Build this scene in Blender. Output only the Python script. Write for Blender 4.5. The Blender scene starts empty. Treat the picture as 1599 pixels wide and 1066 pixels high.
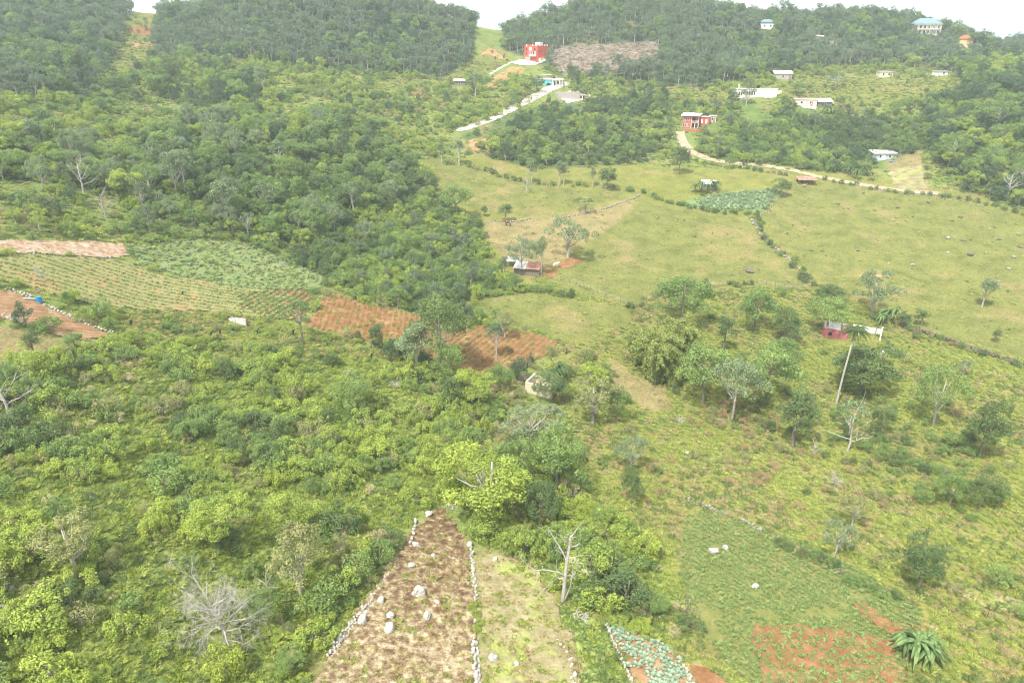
import bpy, bmesh, math, random
import numpy as np
from mathutils import Vector, Matrix

R = math.radians
random.seed(7)
rng = np.random.default_rng(7)
scene = bpy.context.scene
COL = scene.collection

# ------------------------------------------------------------------ camera
CAM_Z = 65.0
PITCH = R(24.0)
F = 1066.0                      # focal length in photograph pixels (photo 1599 x 1066)
cam_d = bpy.data.cameras.new('camera')
cam_d.sensor_width = 36.0
cam_d.lens = 36.0 * F / 1599.0
cam_d.clip_start = 0.5
cam_d.clip_end = 20000
cam = bpy.data.objects.new('camera', cam_d)
cam.location = (0, 0, CAM_Z)
cam.rotation_euler = (math.pi / 2 - PITCH, 0, 0)
COL.objects.link(cam)
scene.camera = cam

# ------------------------------------------------------------------ world, sun, exposure
SUN_EL, SUN_AZ = R(58), R(215)          # azimuth clockwise from +Y: behind the camera, to the left
world = bpy.data.worlds.new('World')
scene.world = world
world.use_nodes = True
wn = world.node_tree
wn.nodes.clear()
w_out = wn.nodes.new('ShaderNodeOutputWorld')
w_bg = wn.nodes.new('ShaderNodeBackground')
w_bg.inputs['Strength'].default_value = 0.107
sky = wn.nodes.new('ShaderNodeTexSky')
sky.sky_type = 'NISHITA'
sky.sun_disc = False
sky.sun_elevation = SUN_EL
sky.sun_rotation = SUN_AZ
sky.air_density = 1.0
sky.dust_density = 4.0
sky.altitude = 300
w_mix = wn.nodes.new('ShaderNodeMix')
w_mix.data_type = 'RGBA'
w_tc = wn.nodes.new('ShaderNodeTexCoord')
w_no = wn.nodes.new('ShaderNodeTexNoise')
w_no.inputs['Scale'].default_value = 2.2
w_no.inputs['Detail'].default_value = 6
w_mr = wn.nodes.new('ShaderNodeMapRange')
w_mr.inputs['From Min'].default_value = 0.3
w_mr.inputs['From Max'].default_value = 0.6
w_mr.inputs['To Min'].default_value = 0.78
w_mr.inputs['To Max'].default_value = 1.0
wn.links.new(w_tc.outputs['Generated'], w_no.inputs['Vector'])
wn.links.new(w_no.outputs['Fac'], w_mr.inputs['Value'])
wn.links.new(w_mr.outputs['Result'], w_mix.inputs['Factor'])
wn.links.new(sky.outputs['Color'], w_mix.inputs['A'])
w_mix.inputs['B'].default_value = (6.4, 6.7, 6.9, 1)      # thin white cloud sheet
wn.links.new(w_mix.outputs['Result'], w_bg.inputs['Color'])
wn.links.new(w_bg.outputs['Background'], w_out.inputs['Surface'])

sun_d = bpy.data.lights.new('sun', 'SUN')
sun_d.energy = 2.95
sun_d.angle = R(3.0)
sun_d.color = (1.0, 0.95, 0.86)
sun = bpy.data.objects.new('sun', sun_d)
sdir = Vector((math.sin(SUN_AZ) * math.cos(SUN_EL), math.cos(SUN_AZ) * math.cos(SUN_EL), math.sin(SUN_EL)))
sun.rotation_euler = sdir.to_track_quat('Z', 'Y').to_euler()
sun.location = (0, 0, 200)
COL.objects.link(sun)

vs = scene.view_settings
vs.view_transform = 'Standard'
vs.look = 'None'
vs.exposure = 1.22
vs.gamma = 1.0
vs.use_curve_mapping = False
cy = scene.cycles
cy.max_bounces = 6
cy.diffuse_bounces = 3
cy.glossy_bounces = 1
cy.transmission_bounces = 3
cy.volume_bounces = 1
cy.use_denoising = True
cy.filter_width = 1.1
cy.sample_clamp_indirect = 4.0

# ------------------------------------------------------------------ photograph pixel <-> place
CP, SP = math.cos(PITCH), math.sin(PITCH)
def ray(px, py):
    u = (px - 799.5) / F
    w = (py - 533.0) / F
    return np.array([u, CP - w * SP, -SP - w * CP])
def at_depth(px, py, d):
    v = ray(px, py) * d
    return np.array([v[0], v[1], v[2] + CAM_Z])
def project(P):
    P = np.asarray(P, float)
    x, y, z = P[..., 0], P[..., 1], P[..., 2] - CAM_Z
    dep = y * CP - z * SP
    dn = -y * SP - z * CP
    dep = np.where(dep < 1, 1, dep)
    return 799.5 + F * x / dep, 533.0 + F * dn / dep, dep

# ------------------------------------------------------------------ noise
def _hash(ix, iy, s):
    h = (ix.astype(np.int64) * 374761393 + iy.astype(np.int64) * 668265263 + s * 974634777) & 0x7fffffff
    h = ((h ^ (h >> 13)) * 1274126177) & 0x7fffffff
    h = h ^ (h >> 16)
    return (h % 100003) / 100003.0
def vnoise(x, y, scale, s=0):
    x = np.asarray(x, float) / scale
    y = np.asarray(y, float) / scale
    ix, iy = np.floor(x), np.floor(y)
    fx, fy = x - ix, y - iy
    fx = fx * fx * (3 - 2 * fx); fy = fy * fy * (3 - 2 * fy)
    a, b = _hash(ix, iy, s), _hash(ix + 1, iy, s)
    c, d = _hash(ix, iy + 1, s), _hash(ix + 1, iy + 1, s)
    return (a * (1 - fx) + b * fx) * (1 - fy) + (c * (1 - fx) + d * fx) * fy
def fbm(x, y, scale, s=0, o=4):
    v, a, t = 0, 1.0, 0
    for k in range(o):
        v = v + a * vnoise(x, y, scale / 2 ** k, s + k * 17)
        t += a
        a *= 0.5
    return v / t

# ------------------------------------------------------------------ relief: control points (pixel column, [(row, depth in m)])
CTRL = {
    0:    [(1066,64),(950,70),(850,76),(750,88),(650,103),(560,116),(470,130),(390,145),(300,168),(200,205),(120,250),(70,300),(15,345),(-45,390)],
    200:  [(1066,66),(950,74),(850,82),(750,95),(650,112),(560,130),(470,150),(400,166),(340,182),(260,215),(180,265),(110,325),(45,390)],
    245:  [(22,420)],
    400:  [(1066,68),(950,77),(850,87),(750,102),(650,122),(560,142),(500,158),(440,176),(380,192),(300,215),(220,255),(140,310),(90,350),(10,400)],
    480:  [(-40,425)],
    600:  [(1066,70),(950,80),(850,91),(750,109),(650,131),(560,152),(500,168),(440,188),(380,208),(320,228),(240,265),(170,315),(120,350),(65,390),(5,420)],
    700:  [(340,232),(270,265),(200,305),(110,375),(30,420)],
    745:  [(75,408)],
    800:  [(1066,72),(950,83),(850,96),(750,116),(650,138),(560,160),(480,180),(420,200),(360,224),(300,255),(250,280),(190,312),(140,352),(100,384),(72,418)],
    870:  [(75,400),(40,425)],
    950:  [(110,372),(150,350),(200,312),(260,275),(60,400),(0,440)],
    1000: [(1066,73),(950,85),(850,100),(750,119),(650,140),(560,162),(480,184),(420,206),(350,235),(290,264),(230,300)],
    1090: [(130,345),(60,405),(15,440)],
    1200: [(1066,73),(950,86),(850,101),(750,120),(650,142),(560,164),(480,186),(420,206),(350,234),(290,262),(250,282),(200,305),(165,318),(140,330),(110,365),(75,410),(35,465)],
    1300: [(35,480)],
    1400: [(1066,72),(950,85),(850,100),(750,119),(650,140),(560,162),(480,184),(400,212),(330,240),(270,268),(240,282),(190,305),(140,335),(115,360),(85,390),(55,430)],
    1460: [(54,430)],
    1520: [(92,415)],
    1599: [(1066,70),(950,82),(850,96),(750,114),(650,135),(560,158),(480,180),(400,206),(340,228),(305,236),(250,250),(190,270),(145,298),(105,355),(92,405)],
}
pts = []
for px, col in CTRL.items():
    for py, d in col:
        pts.append(at_depth(px, py, d))
for py, d in CTRL[0]:
    p = at_depth(-450, py, d); p[2] += 4; pts.append(p)
for py, d in CTRL[1599]:
    p = at_depth(2050, py, d); p[2] += 4; pts.append(p)
for x in (-160, -80, 0, 80, 160):
    pts.append(np.array([x, 15, 6.0 + abs(x) * .03]))
    pts.append(np.array([x, -60, 10.0 + abs(x) * .04]))
for x in (-500, -350, -200, -60, 60, 200, 350, 500):
    pts.append(np.array([x, 560, 46.0]))
    pts.append(np.array([x, 680, 38.0]))
for a in range(0, 360, 30):
    for rr, zz in ((1100, 32.0), (2600, 25.0)):
        pts.append(np.array([rr * math.sin(R(a)), 200 + rr * math.cos(R(a)), zz]))
pts = np.array(pts)
XY, Z = pts[:, :2] / 100.0, pts[:, 2]
n = len(XY)
def tpsk(r2):
    return 0.5 * r2 * np.log(r2 + 1e-9)
K = tpsk(((XY[:, None, :] - XY[None]) ** 2).sum(-1)) + np.eye(n) * 0.004
Pm = np.c_[np.ones(n), XY]
A = np.block([[K, Pm], [Pm.T, np.zeros((3, 3))]])
sol = np.linalg.solve(A, np.r_[Z, 0, 0, 0])
def tps(x, y):
    x = np.asarray(x, float).ravel() / 100; y = np.asarray(y, float).ravel() / 100
    out = np.empty(len(x))
    for i in range(0, len(x), 40000):
        q = np.c_[x[i:i + 40000], y[i:i + 40000]]
        k = tpsk(((q[:, None, :] - XY[None]) ** 2).sum(-1))
        out[i:i + 40000] = k @ sol[:n] + sol[n] + q @ sol[n + 1:]
    return out
def axis(segs):
    out = []
    for a, b, s in segs:
        out.extend(np.arange(a, b, s))
    out.append(segs[-1][1])
    return np.array(out, float)
GX = axis([(-6000, -1500, 450), (-1500, -500, 100), (-500, -340, 8), (-340, -130, 2), (-130, 170, 1.0), (170, 360, 2), (360, 500, 7), (500, 1500, 100), (1500, 6000, 450)])
GY = axis([(-6000, -1500, 450), (-1500, -100, 100), (-100, 30, 5), (30, 240, 1.0), (240, 480, 1.6), (480, 640, 8), (640, 1600, 80), (1600, 9000, 450)])
gx, gy = np.meshgrid(GX, GY)
GZ = tps(gx, gy).reshape(gx.shape)
GZ = np.where(np.hypot(gx, gy - 200) > 1100, np.clip(GZ, 15, 45), GZ)
wn_ = np.clip((700 - np.hypot(gx, gy - 200)) / 300, 0, 1)
GZ = GZ + wn_ * (1.6 * (fbm(gx, gy, 34, 3) - .5) + 0.5 * (fbm(gx, gy, 9, 5, 3) - .5))
def H(x, y):
    x = np.asarray(x, float); y = np.asarray(y, float)
    i = np.clip(np.searchsorted(GX, x) - 1, 0, len(GX) - 2)
    j = np.clip(np.searchsorted(GY, y) - 1, 0, len(GY) - 2)
    fx = (x - GX[i]) / (GX[i + 1] - GX[i]); fy = (y - GY[j]) / (GY[j + 1] - GY[j])
    return (GZ[j, i] * (1 - fx) + GZ[j, i + 1] * fx) * (1 - fy) + (GZ[j + 1, i] * (1 - fx) + GZ[j + 1, i + 1] * fx) * fy
def hit(px, py):
    """where the line of sight through a photograph pixel meets the ground"""
    v = ray(px, py)
    t = np.concatenate([np.arange(45, 260, .25), np.arange(260, 700, .5)])
    x, y, z = v[0] * t, v[1] * t, CAM_Z + v[2] * t
    below = np.nonzero(z < H(x, y))[0]
    k = below[0] if len(below) else np.argmin(np.abs(t - 430))
    t0 = t[max(k - 1, 0)]; t1 = t[k]
    for _ in range(12):
        m = (t0 + t1) / 2
        if CAM_Z + v[2] * m < H(v[0] * m, v[1] * m): t1 = m
        else: t0 = m
    x, y = v[0] * t1, v[1] * t1
    return np.array([x, y, float(H(x, y))])
def depth_at(p):
    return float(project(p)[2])

# ------------------------------------------------------------------ object helpers
def link(o, parent=None):
    COL.objects.link(o)
    if parent is not None:
        o.parent = parent
    return o
def tag(o, label=None, cat=None, group=None, kind=None):
    if label: o['label'] = label
    if cat: o['category'] = cat
    if group: o['group'] = group
    if kind: o['kind'] = kind
    return o
def mesh_np(name, V, Fc, mats=(), tint=None, midx=None, smooth=False):
    me = bpy.data.meshes.new(name)
    V = np.asarray(V, np.float32)
    if isinstance(Fc, np.ndarray):
        k = Fc.shape[1]; nf = len(Fc)
        me.vertices.add(len(V)); me.vertices.foreach_set('co', V.ravel())
        me.loops.add(nf * k); me.loops.foreach_set('vertex_index', Fc.astype(np.int32).ravel())
        me.polygons.add(nf)
        me.polygons.foreach_set('loop_start', np.arange(0, nf * k, k, dtype=np.int32))
        me.update(calc_edges=True)
    else:
        me.from_pydata([tuple(map(float, v)) for v in V], [], Fc)
        me.update()
    for m in mats:
        me.materials.append(m)
    if tint is not None:
        a = me.attributes.new('tint', 'FLOAT', 'FACE')
        a.data.foreach_set('value', np.asarray(tint, np.float32))
    if midx is not None:
        me.polygons.foreach_set('material_index', np.asarray(midx, np.int32))
    if smooth:
        me.polygons.foreach_set('use_smooth', np.ones(len(me.polygons), bool))
    me.validate()
    return me
def obj(name, me, parent=None, loc=None, rot=None, scl=None):
    o = bpy.data.objects.new(name, me)
    if loc is not None: o.location = tuple(float(c) for c in loc)
    if rot is not None: o.rotation_euler = rot
    if scl is not None: o.scale = scl if hasattr(scl, '__len__') else (scl, scl, scl)
    return link(o, parent)
def empty(name, loc, rz=0.0, scl=1.0):
    o = bpy.data.objects.new(name, None)
    o.empty_display_size = 0.5
    o.location = tuple(float(c) for c in loc)
    o.rotation_euler = (0, 0, rz)
    o.scale = scl if hasattr(scl, '__len__') else (scl, scl, scl)
    return link(o)
class MB:
    """collects shapes; build() makes ONE mesh object"""
    def __init__(s): s.v, s.f = [], []
    def add(s, V, Fc):
        b = len(s.v); s.v.extend([tuple(map(float, v)) for v in V]); s.f.extend([tuple(i + b for i in f) for f in Fc]); return s
    def box(s, x0, x1, y0, y1, z0, z1):
        V = [(x0,y0,z0),(x1,y0,z0),(x1,y1,z0),(x0,y1,z0),(x0,y0,z1),(x1,y0,z1),(x1,y1,z1),(x0,y1,z1)]
        return s.add(V, [(0,3,2,1),(4,5,6,7),(0,1,5,4),(1,2,6,5),(2,3,7,6),(3,0,4,7)])
    def tube(s, P, rad, k=5, cap=True):
        P = [Vector(p) for p in P]; m = len(P); V = []; Fc = []
        for i, p in enumerate(P):
            t = (P[min(i + 1, m - 1)] - P[max(i - 1, 0)])
            if t.length < 1e-6: t = Vector((0, 0, 1))
            t.normalize()
            a = t.cross(Vector((0.3, 1, 0.1))); 
            if a.length < .05: a = t.cross(Vector((1, 0, 0)))
            a.normalize(); b = t.cross(a)
            for j in range(k):
                an = 2 * math.pi * j / k
                V.append(p + (a * math.cos(an) + b * math.sin(an)) * rad[i])
        for i in range(m - 1):
            for j in range(k):
                Fc.append((i*k+j, i*k+(j+1)%k, (i+1)*k+(j+1)%k, (i+1)*k+j))
        if cap: Fc.append(tuple(range((m-1)*k, m*k)))
        return s.add(V, Fc)
    def mesh(s, name, mat, smooth=False):
        return mesh_np(name, s.v, s.f, (mat,), smooth=smooth)
    def build(s, name, mat, parent=None, smooth=False, **kw):
        return obj(name, s.mesh(name, mat, smooth), parent, **kw)

# ------------------------------------------------------------------ materials
def new_mat(name):
    m = bpy.data.materials.new(name); m.use_nodes = True
    nt = m.node_tree; nt.nodes.clear()
    out = nt.nodes.new('ShaderNodeOutputMaterial')
    return m, nt, out
def N(nt, t, **kw):
    nd = nt.nodes.new(t)
    for k, v in kw.items():
        if k in nd.inputs: nd.inputs[k].default_value = v
        else: setattr(nd, k, v)
    return nd
def noise_node(nt, scale, detail=4, rough=0.6, vec=None, obj_space=True, dist=0):
    no = N(nt, 'ShaderNodeTexNoise')
    no.inputs['Scale'].default_value = scale
    no.inputs['Detail'].default_value = detail
    no.inputs['Roughness'].default_value = rough
    no.inputs['Distortion'].default_value = dist
    if vec is None:
        tc = N(nt, 'ShaderNodeTexCoord'); vec = tc.outputs['Object']
    nt.links.new(vec, no.inputs['Vector'])
    return no
def mixc(nt, fac, a, b, mode='MIX'):
    m = N(nt, 'ShaderNodeMix'); m.data_type = 'RGBA'; m.blend_type = mode
    for sk, val in (('Factor', fac), ('A', a), ('B', b)):
        if hasattr(val, 'links') or hasattr(val, 'is_linked'): nt.links.new(val, m.inputs[sk])
        elif sk == 'Factor': m.inputs[sk].default_value = val
        else: m.inputs[sk].default_value = (*val[:3], 1)
    return m.outputs['Result']
def ramp(nt, fac, stops):
    r = N(nt, 'ShaderNodeValToRGB')
    el = r.color_ramp.elements
    while len(el) < len(stops): el.new(0.5)
    for e, (p, c) in zip(el, stops):
        e.position = p; e.color = (*c[:3], 1)
    nt.links.new(fac, r.inputs['Fac'])
    return r.outputs['Color']
def rng_node(nt, val, a, b, c, d):
    m = N(nt, 'ShaderNodeMapRange')
    for k, v in zip(('From Min', 'From Max', 'To Min', 'To Max'), (a, b, c, d)): m.inputs[k].default_value = v
    nt.links.new(val, m.inputs['Value']); return m.outputs['Result']
def leaf_mat(name, c1, c2, trans=0.34, var=0.42, k=1.95):
    """leaf with per-plant and per-leaf colour differences"""
    c1 = tuple(min(.6, c * k) for c in c1); c2 = tuple(min(.6, c * k) for c in c2)
    m, nt, out = new_mat(name)
    oi = N(nt, 'ShaderNodeObjectInfo')
    at = N(nt, 'ShaderNodeAttribute'); at.attribute_name = 'tint'
    col = mixc(nt, oi.outputs['Random'], c1, c2)
    k = rng_node(nt, at.outputs['Fac'], 0, 1, 1 - var, 1 + var)
    hsv = N(nt, 'ShaderNodeHueSaturation')
    nt.links.new(col, hsv.inputs['Color']); nt.links.new(k, hsv.inputs['Value'])
    nt.links.new(rng_node(nt, at.outputs['Fac'], 0, 1, 0.515, 0.485), hsv.inputs['Hue'])
    d = N(nt, 'ShaderNodeBsdfDiffuse'); t = N(nt, 'ShaderNodeBsdfTranslucent')
    nt.links.new(hsv.outputs['Color'], d.inputs['Color']); nt.links.new(hsv.outputs['Color'], t.inputs['Color'])
    ms = N(nt, 'ShaderNodeMixShader'); ms.inputs[0].default_value = trans
    nt.links.new(d.outputs[0], ms.inputs[1]); nt.links.new(t.outputs[0], ms.inputs[2])
    g = N(nt, 'ShaderNodeBsdfGlossy'); g.inputs['Roughness'].default_value = 0.6
    g.inputs['Color'].default_value = (1, 1, 1, 1)
    m2 = N(nt, 'ShaderNodeMixShader'); m2.inputs[0].default_value = 0.012
    nt.links.new(ms.outputs[0], m2.inputs[1]); nt.links.new(g.outputs[0], m2.inputs[2])
    nt.links.new(m2.outputs[0], out.inputs['Surface'])
    return m
def plain(name, c, scale=1.5, var=0.25, rough=0.85, dirt=None, dirt_amt=0.5, spec=0.2):
    m, nt, out = new_mat(name)
    b = N(nt, 'ShaderNodeBsdfPrincipled'); b.inputs['Roughness'].default_value = rough
    b.inputs['Specular IOR Level'].default_value = spec
    no = noise_node(nt, scale, 6, 0.65)
    k = rng_node(nt, no.outputs['Fac'], 0.3, 0.7, 1 - var, 1 + var)
    hs = N(nt, 'ShaderNodeHueSaturation'); hs.inputs['Color'].default_value = (*c, 1)
    nt.links.new(k, hs.inputs['Value'])
    col = hs.outputs['Color']
    if dirt:
        n2 = noise_node(nt, scale * .6, 7, 0.7, dist=.6)
        col = mixc(nt, rng_node(nt, n2.outputs['Fac'], 0.5, 0.68, 0, dirt_amt), col, dirt)
    nt.links.new(col, b.inputs['Base Color'])
    bp = N(nt, 'ShaderNodeBump'); bp.inputs['Strength'].default_value = 0.3; bp.inputs['Distance'].default_value = 0.05
    nt.links.new(no.outputs['Fac'], bp.inputs['Height']); nt.links.new(bp.outputs[0], b.inputs['Normal'])
    nt.links.new(b.outputs[0], out.inputs['Surface'])
    return m
def ground_mat(name, stops, scale=0.35, fine=3.0, fvar=0.3, patch_col=None, patch_scale=0.12, patch_amt=0.6, patch_lo=0.52, bump=0.15, attr=None, grad=None):
    m, nt, out = new_mat(name)
    geo = N(nt, 'ShaderNodeNewGeometry'); pos = geo.outputs['Position']
    n1 = noise_node(nt, scale, 8, 0.62, pos)
    if grad:                                    # soil turns darker and redder uphill of the straw
        sx = N(nt, 'ShaderNodeSeparateXYZ'); nt.links.new(pos, sx.inputs[0])
        ad = N(nt, 'ShaderNodeMath', operation='ADD'); nt.links.new(n1.outputs['Fac'], ad.inputs[0]); nt.links.new(rng_node(nt, sx.outputs['Y'], grad[0], grad[1], 0.03, grad[2]), ad.inputs[1])
        class _o: outputs = {'Fac': ad.outputs[0]}
        n1 = _o
    if attr:
        at = N(nt, 'ShaderNodeAttribute'); at.attribute_name = attr
        base = at.outputs['Color']
        v = ramp(nt, n1.outputs['Fac'], stops)
        col = mixc(nt, 1.0, base, v, 'MULTIPLY')
    else:
        col = ramp(nt, n1.outputs['Fac'], stops)
    if patch_col:
        n2 = noise_node(nt, patch_scale, 7, 0.68, pos, dist=.4)
        col = mixc(nt, rng_node(nt, n2.outputs['Fac'], patch_lo, patch_lo + .1, 0, patch_amt), col, patch_col)
    n3 = noise_node(nt, fine, 5, 0.7, pos)
    hs = N(nt, 'ShaderNodeHueSaturation')
    nt.links.new(col, hs.inputs['Color'])
    nt.links.new(rng_node(nt, n3.outputs['Fac'], 0.3, 0.7, 1 - fvar, 1 + fvar), hs.inputs['Value'])
    d = N(nt, 'ShaderNodeBsdfDiffuse'); d.inputs['Roughness'].default_value = 0.6
    nt.links.new(hs.outputs['Color'], d.inputs['Color'])
    bp = N(nt, 'ShaderNodeBump'); bp.inputs['Strength'].default_value = 0.6; bp.inputs['Distance'].default_value = bump
    nt.links.new(n3.outputs['Fac'], bp.inputs['Height']); nt.links.new(bp.outputs[0], d.inputs['Normal'])
    nt.links.new(d.outputs[0], out.inputs['Surface'])
    return m

L_YEL = leaf_mat('leaf_yellow_green', (0.21, 0.255, 0.05), (0.155, 0.205, 0.046), k=1.85)
L_HIL = leaf_mat('leaf_hill_forest', (0.068, 0.10, 0.046), (0.05, 0.08, 0.042))
L_HIG = leaf_mat('leaf_hill_grey', (0.10, 0.13, 0.076), (0.08, 0.108, 0.062))
L_MID = leaf_mat('leaf_mid_green', (0.135, 0.185, 0.055), (0.10, 0.15, 0.045))
L_DRK = leaf_mat('leaf_dark_green', (0.092, 0.125, 0.042), (0.064, 0.098, 0.038))
L_GRY = leaf_mat('leaf_grey_green', (0.13, 0.165, 0.085), (0.10, 0.135, 0.068))
L_OLV = leaf_mat('leaf_olive', (0.19, 0.195, 0.075), (0.15, 0.155, 0.065))
L_BRT = leaf_mat('leaf_bright', (0.245, 0.295, 0.05), (0.21, 0.27, 0.055), k=1.5)
L_BAM = leaf_mat('leaf_bamboo', (0.26, 0.30, 0.085), (0.22, 0.265, 0.075), k=1.35)
L_BAN = leaf_mat('leaf_banana', (0.095, 0.145, 0.05), (0.075, 0.12, 0.042))
L_CAB = leaf_mat('leaf_cabbage', (0.21, 0.27, 0.195), (0.17, 0.23, 0.16))
L_CRP = leaf_mat('leaf_crop', (0.18, 0.235, 0.08), (0.15, 0.205, 0.07), k=1.55)
L_VEG = leaf_mat('leaf_vegetable', (0.17, 0.225, 0.12), (0.14, 0.195, 0.105))
L_GRS = leaf_mat('leaf_grass', (0.25, 0.275, 0.08), (0.20, 0.24, 0.07), k=2.1)
L_DRY = leaf_mat('leaf_dry', (0.34, 0.28, 0.15), (0.28, 0.23, 0.125), 0.3)
L_RED = leaf_mat('leaf_rusty', (0.22, 0.155, 0.075), (0.17, 0.125, 0.065), 0.3)
BARK = plain('bark', (0.22, 0.19, 0.15), 2.0, 0.3)
BARK_P = plain('bark_pale', (0.42, 0.39, 0.33), 2.0, 0.25)
BARK_W = plain('bark_bleached', (0.40, 0.37, 0.33), 1.5, 0.3)
CHAR = plain('charred_wood', (0.035, 0.03, 0.027), 3, .4)
STONE = plain('limestone', (0.43, 0.405, 0.36), 1.9, 0.35, dirt=(0.17, 0.165, 0.14), dirt_amt=.8)
STONE_G = plain('grey_rock', (0.30, 0.28, 0.24), 1.6, 0.3, dirt=(0.14, 0.14, 0.10), dirt_amt=.7)
STONE_D = plain('dark_rock', (0.15, 0.12, 0.10), 1.6, 0.3, dirt=(0.09, 0.09, 0.05), dirt_amt=.6)

# ------------------------------------------------------------------ land use, traced in photograph pixels and laid on the relief
SCRUB, FAR, MID, LOW, THICK, PAST, ROUGH, BARE, MEADOW, TAN, CLEAR, VEG = range(12)
REG = [
 (ROUGH, [(640,250),(800,240),(1040,260),(1320,270),(1700,330),(1700,1150),(850,1150),(860,830),(900,640),(1000,600),(880,540),(760,470),(640,300)]),
 (MID, [(-60,215),(60,225),(170,240),(300,200),(430,190),(560,200),(620,235),(690,300),(750,370),(770,405),(700,430),(600,400),(430,385),(300,360),(230,352),(180,310),(100,290),(-60,280)]),
 (MID, [(230,110),(330,105),(420,130),(400,165),(300,170),(240,150)]),
 (FAR, [(-60,-120),(235,-120),(205,30),(190,105),(140,145),(-60,165)]),
 (FAR, [(235,-120),(735,-120),(745,60),(735,95),(690,122),(580,112),(400,97),(250,92),(232,60)]),
 (FAR, [(780,75),(800,40),(835,-120),(1250,-120),(1660,-120),(1660,90),(1530,90),(1500,118),(1420,100),(1250,112),(1150,125),(1080,140),(1000,128),(900,115),(850,105),(800,82)]),
 (LOW, [(440,400),(600,350),(680,350),(765,420),(835,455),(760,470),(640,485),(530,455)]),
 (MID, [(720,215),(800,175),(860,160),(940,160),(1040,150),(1060,215),(1010,255),(900,262),(830,262),(760,245)]),
 (LOW, [(1085,185),(1130,165),(1230,160),(1330,185),(1440,190),(1440,235),(1400,262),(1300,270),(1230,262),(1130,255),(1090,240)]),
 (MID, [(1440,140),(1520,110),(1660,85),(1660,330),(1590,325),(1500,300),(1450,245)]),
 (MEADOW, [(1005,138),(1060,135),(1135,142),(1140,160),(1040,152)]),
 (MEADOW, [(1220,120),(1330,118),(1500,122),(1490,150),(1400,160),(1340,170),(1235,155),(1205,140)]),
 (THICK, [(-60,560),(150,545),(250,500),(480,525),(620,575),(700,590),(870,630),(905,700),(925,800),(1010,850),(1070,930),(1080,1010),(1000,975),(940,960),(880,930),(830,880),(745,845),(720,780),(650,800),(590,900),(505,1030),(480,1150),(-60,1150)]),
 (ROUGH, [(160,480),(300,470),(480,510),(620,560),(480,560),(300,530),(200,540)]),
 (PAST, [(640,250),(700,248),(760,265),(870,292),(1000,300),(830,342),(750,332),(690,300)]),
 (TAN, [(752,345),(840,342),(1000,308),(985,330),(890,400),(850,425),(790,405),(758,375)]),
 (PAST, [(1005,312),(1090,332),(1172,345),(1265,447),(1060,452),(990,482),(850,440),(895,402)]),
 (PAST, [(1220,292),(1330,288),(1440,305),(1700,350),(1700,600),(1599,560),(1400,505),(1290,445),(1178,345)]),
 (PAST, [(735,470),(830,455),(985,482),(985,505),(900,535),(760,495)]),
 (VEG, [(1060,322),(1100,305),(1222,294),(1196,330),(1120,330)]),
 (TAN, [(1380,255),(1440,235),(1450,300),(1400,295)]),
 (TAN, [(950,560),(1000,590),(1040,600),(1045,640),(1010,640),(960,610)]),
 (CLEAR, [(870,75),(1025,66),(1030,95),(1000,112),(880,115),(862,100)]),
 (MEADOW, [(190,75),(200,25),(250,10),(245,60),(240,95),(185,128),(160,120)]),
 (MEADOW, [(742,92),(765,70),(798,92),(760,118),(700,132),(590,142),(585,126),(690,122)]),
 (TAN, [(-60,495),(60,520),(120,545),(-60,600)]),
]
FIELDS = {}
def field(key, poly, lab=BARE):
    FIELDS[key] = poly; REG.append((lab, poly))
field('strip', [(655,815),(690,790),(735,850),(741,950),(744,1085),(470,1085),(510,1030),(590,905)])
field('strip2', [(744,858),(800,865),(835,890),(875,950),(900,1010),(912,1085),(748,1085)])
field('weedy', [(880,940),(945,975),(965,1020),(990,1085),(915,1085),(902,1010),(870,950)])
field('cabbage', [(951,976),(985,985),(1045,1012),(1070,1040),(1092,1085),(1000,1085),(975,1030)])
field('redcorner', [(1072,1036),(1105,1042),(1165,1085),(1096,1085)])
field('potato', [(1075,800),(1130,800),(1215,835),(1300,870),(1400,925),(1440,960),(1425,1010),(1405,1085),(1185,1085),(1110,1010),(1085,960),(1060,900),(1062,840)])
field('rows_left', [(-40,405),(60,398),(130,402),(200,410),(260,430),(330,440),(430,455),(480,470),(440,500),(350,488),(230,485),(150,478),(60,455),(-40,430)])
field('stony', [(-40,376),(60,376),(190,380),(205,400),(160,405),(60,396),(-40,402)])
field('green_slope', [(200,385),(330,372),(440,400),(520,440),(490,455),(380,452),(300,437),(220,412)], VEG)
field('red_left', [(-40,448),(20,455),(65,475),(130,505),(180,528),(110,532),(50,512),(-40,488)])
field('red_mid', [(370,462),(455,448),(475,450),(492,472),(470,500),(420,498),(375,480)])
field('red_center', [(508,463),(530,461),(590,478),(650,492),(690,500),(700,560),(640,545),(580,535),(475,508)])
field('red_right', [(700,520),(750,510),(810,516),(872,532),(862,550),(815,575),(800,592),(760,592),(700,585),(660,560),(670,525)])
field('veg_patch', [(1085,322),(1110,306),(1215,296),(1196,326),(1120,328)])
LW, LH, LX, LY = 880, 640, -80, -130           # label raster of 2-pixel cells
LAB = np.zeros((LH, LW), np.int8)
_lx, _ly = np.meshgrid(LX + 2 * np.arange(LW) + 1, LY + 2 * np.arange(LH) + 1)
def inside(poly, x, y):
    r = np.zeros(x.shape, bool)
    k = len(poly)
    for i in range(k):
        x0, y0 = poly[i]; x1, y1 = poly[(i + 1) % k]
        if y0 == y1: continue
        c = ((y0 > y) != (y1 > y)) & (x < (x1 - x0) * (y - y0) / (y1 - y0) + x0)
        r ^= c
    return r
_jx = _lx + 8 * (fbm(_lx, _ly, 26, 91, 3) - .5) ; _jy = _ly + 6 * (fbm(_lx, _ly, 26, 57, 3) - .5)
for lab, poly in REG:
    LAB[inside(poly, _jx, _jy)] = lab
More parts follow.
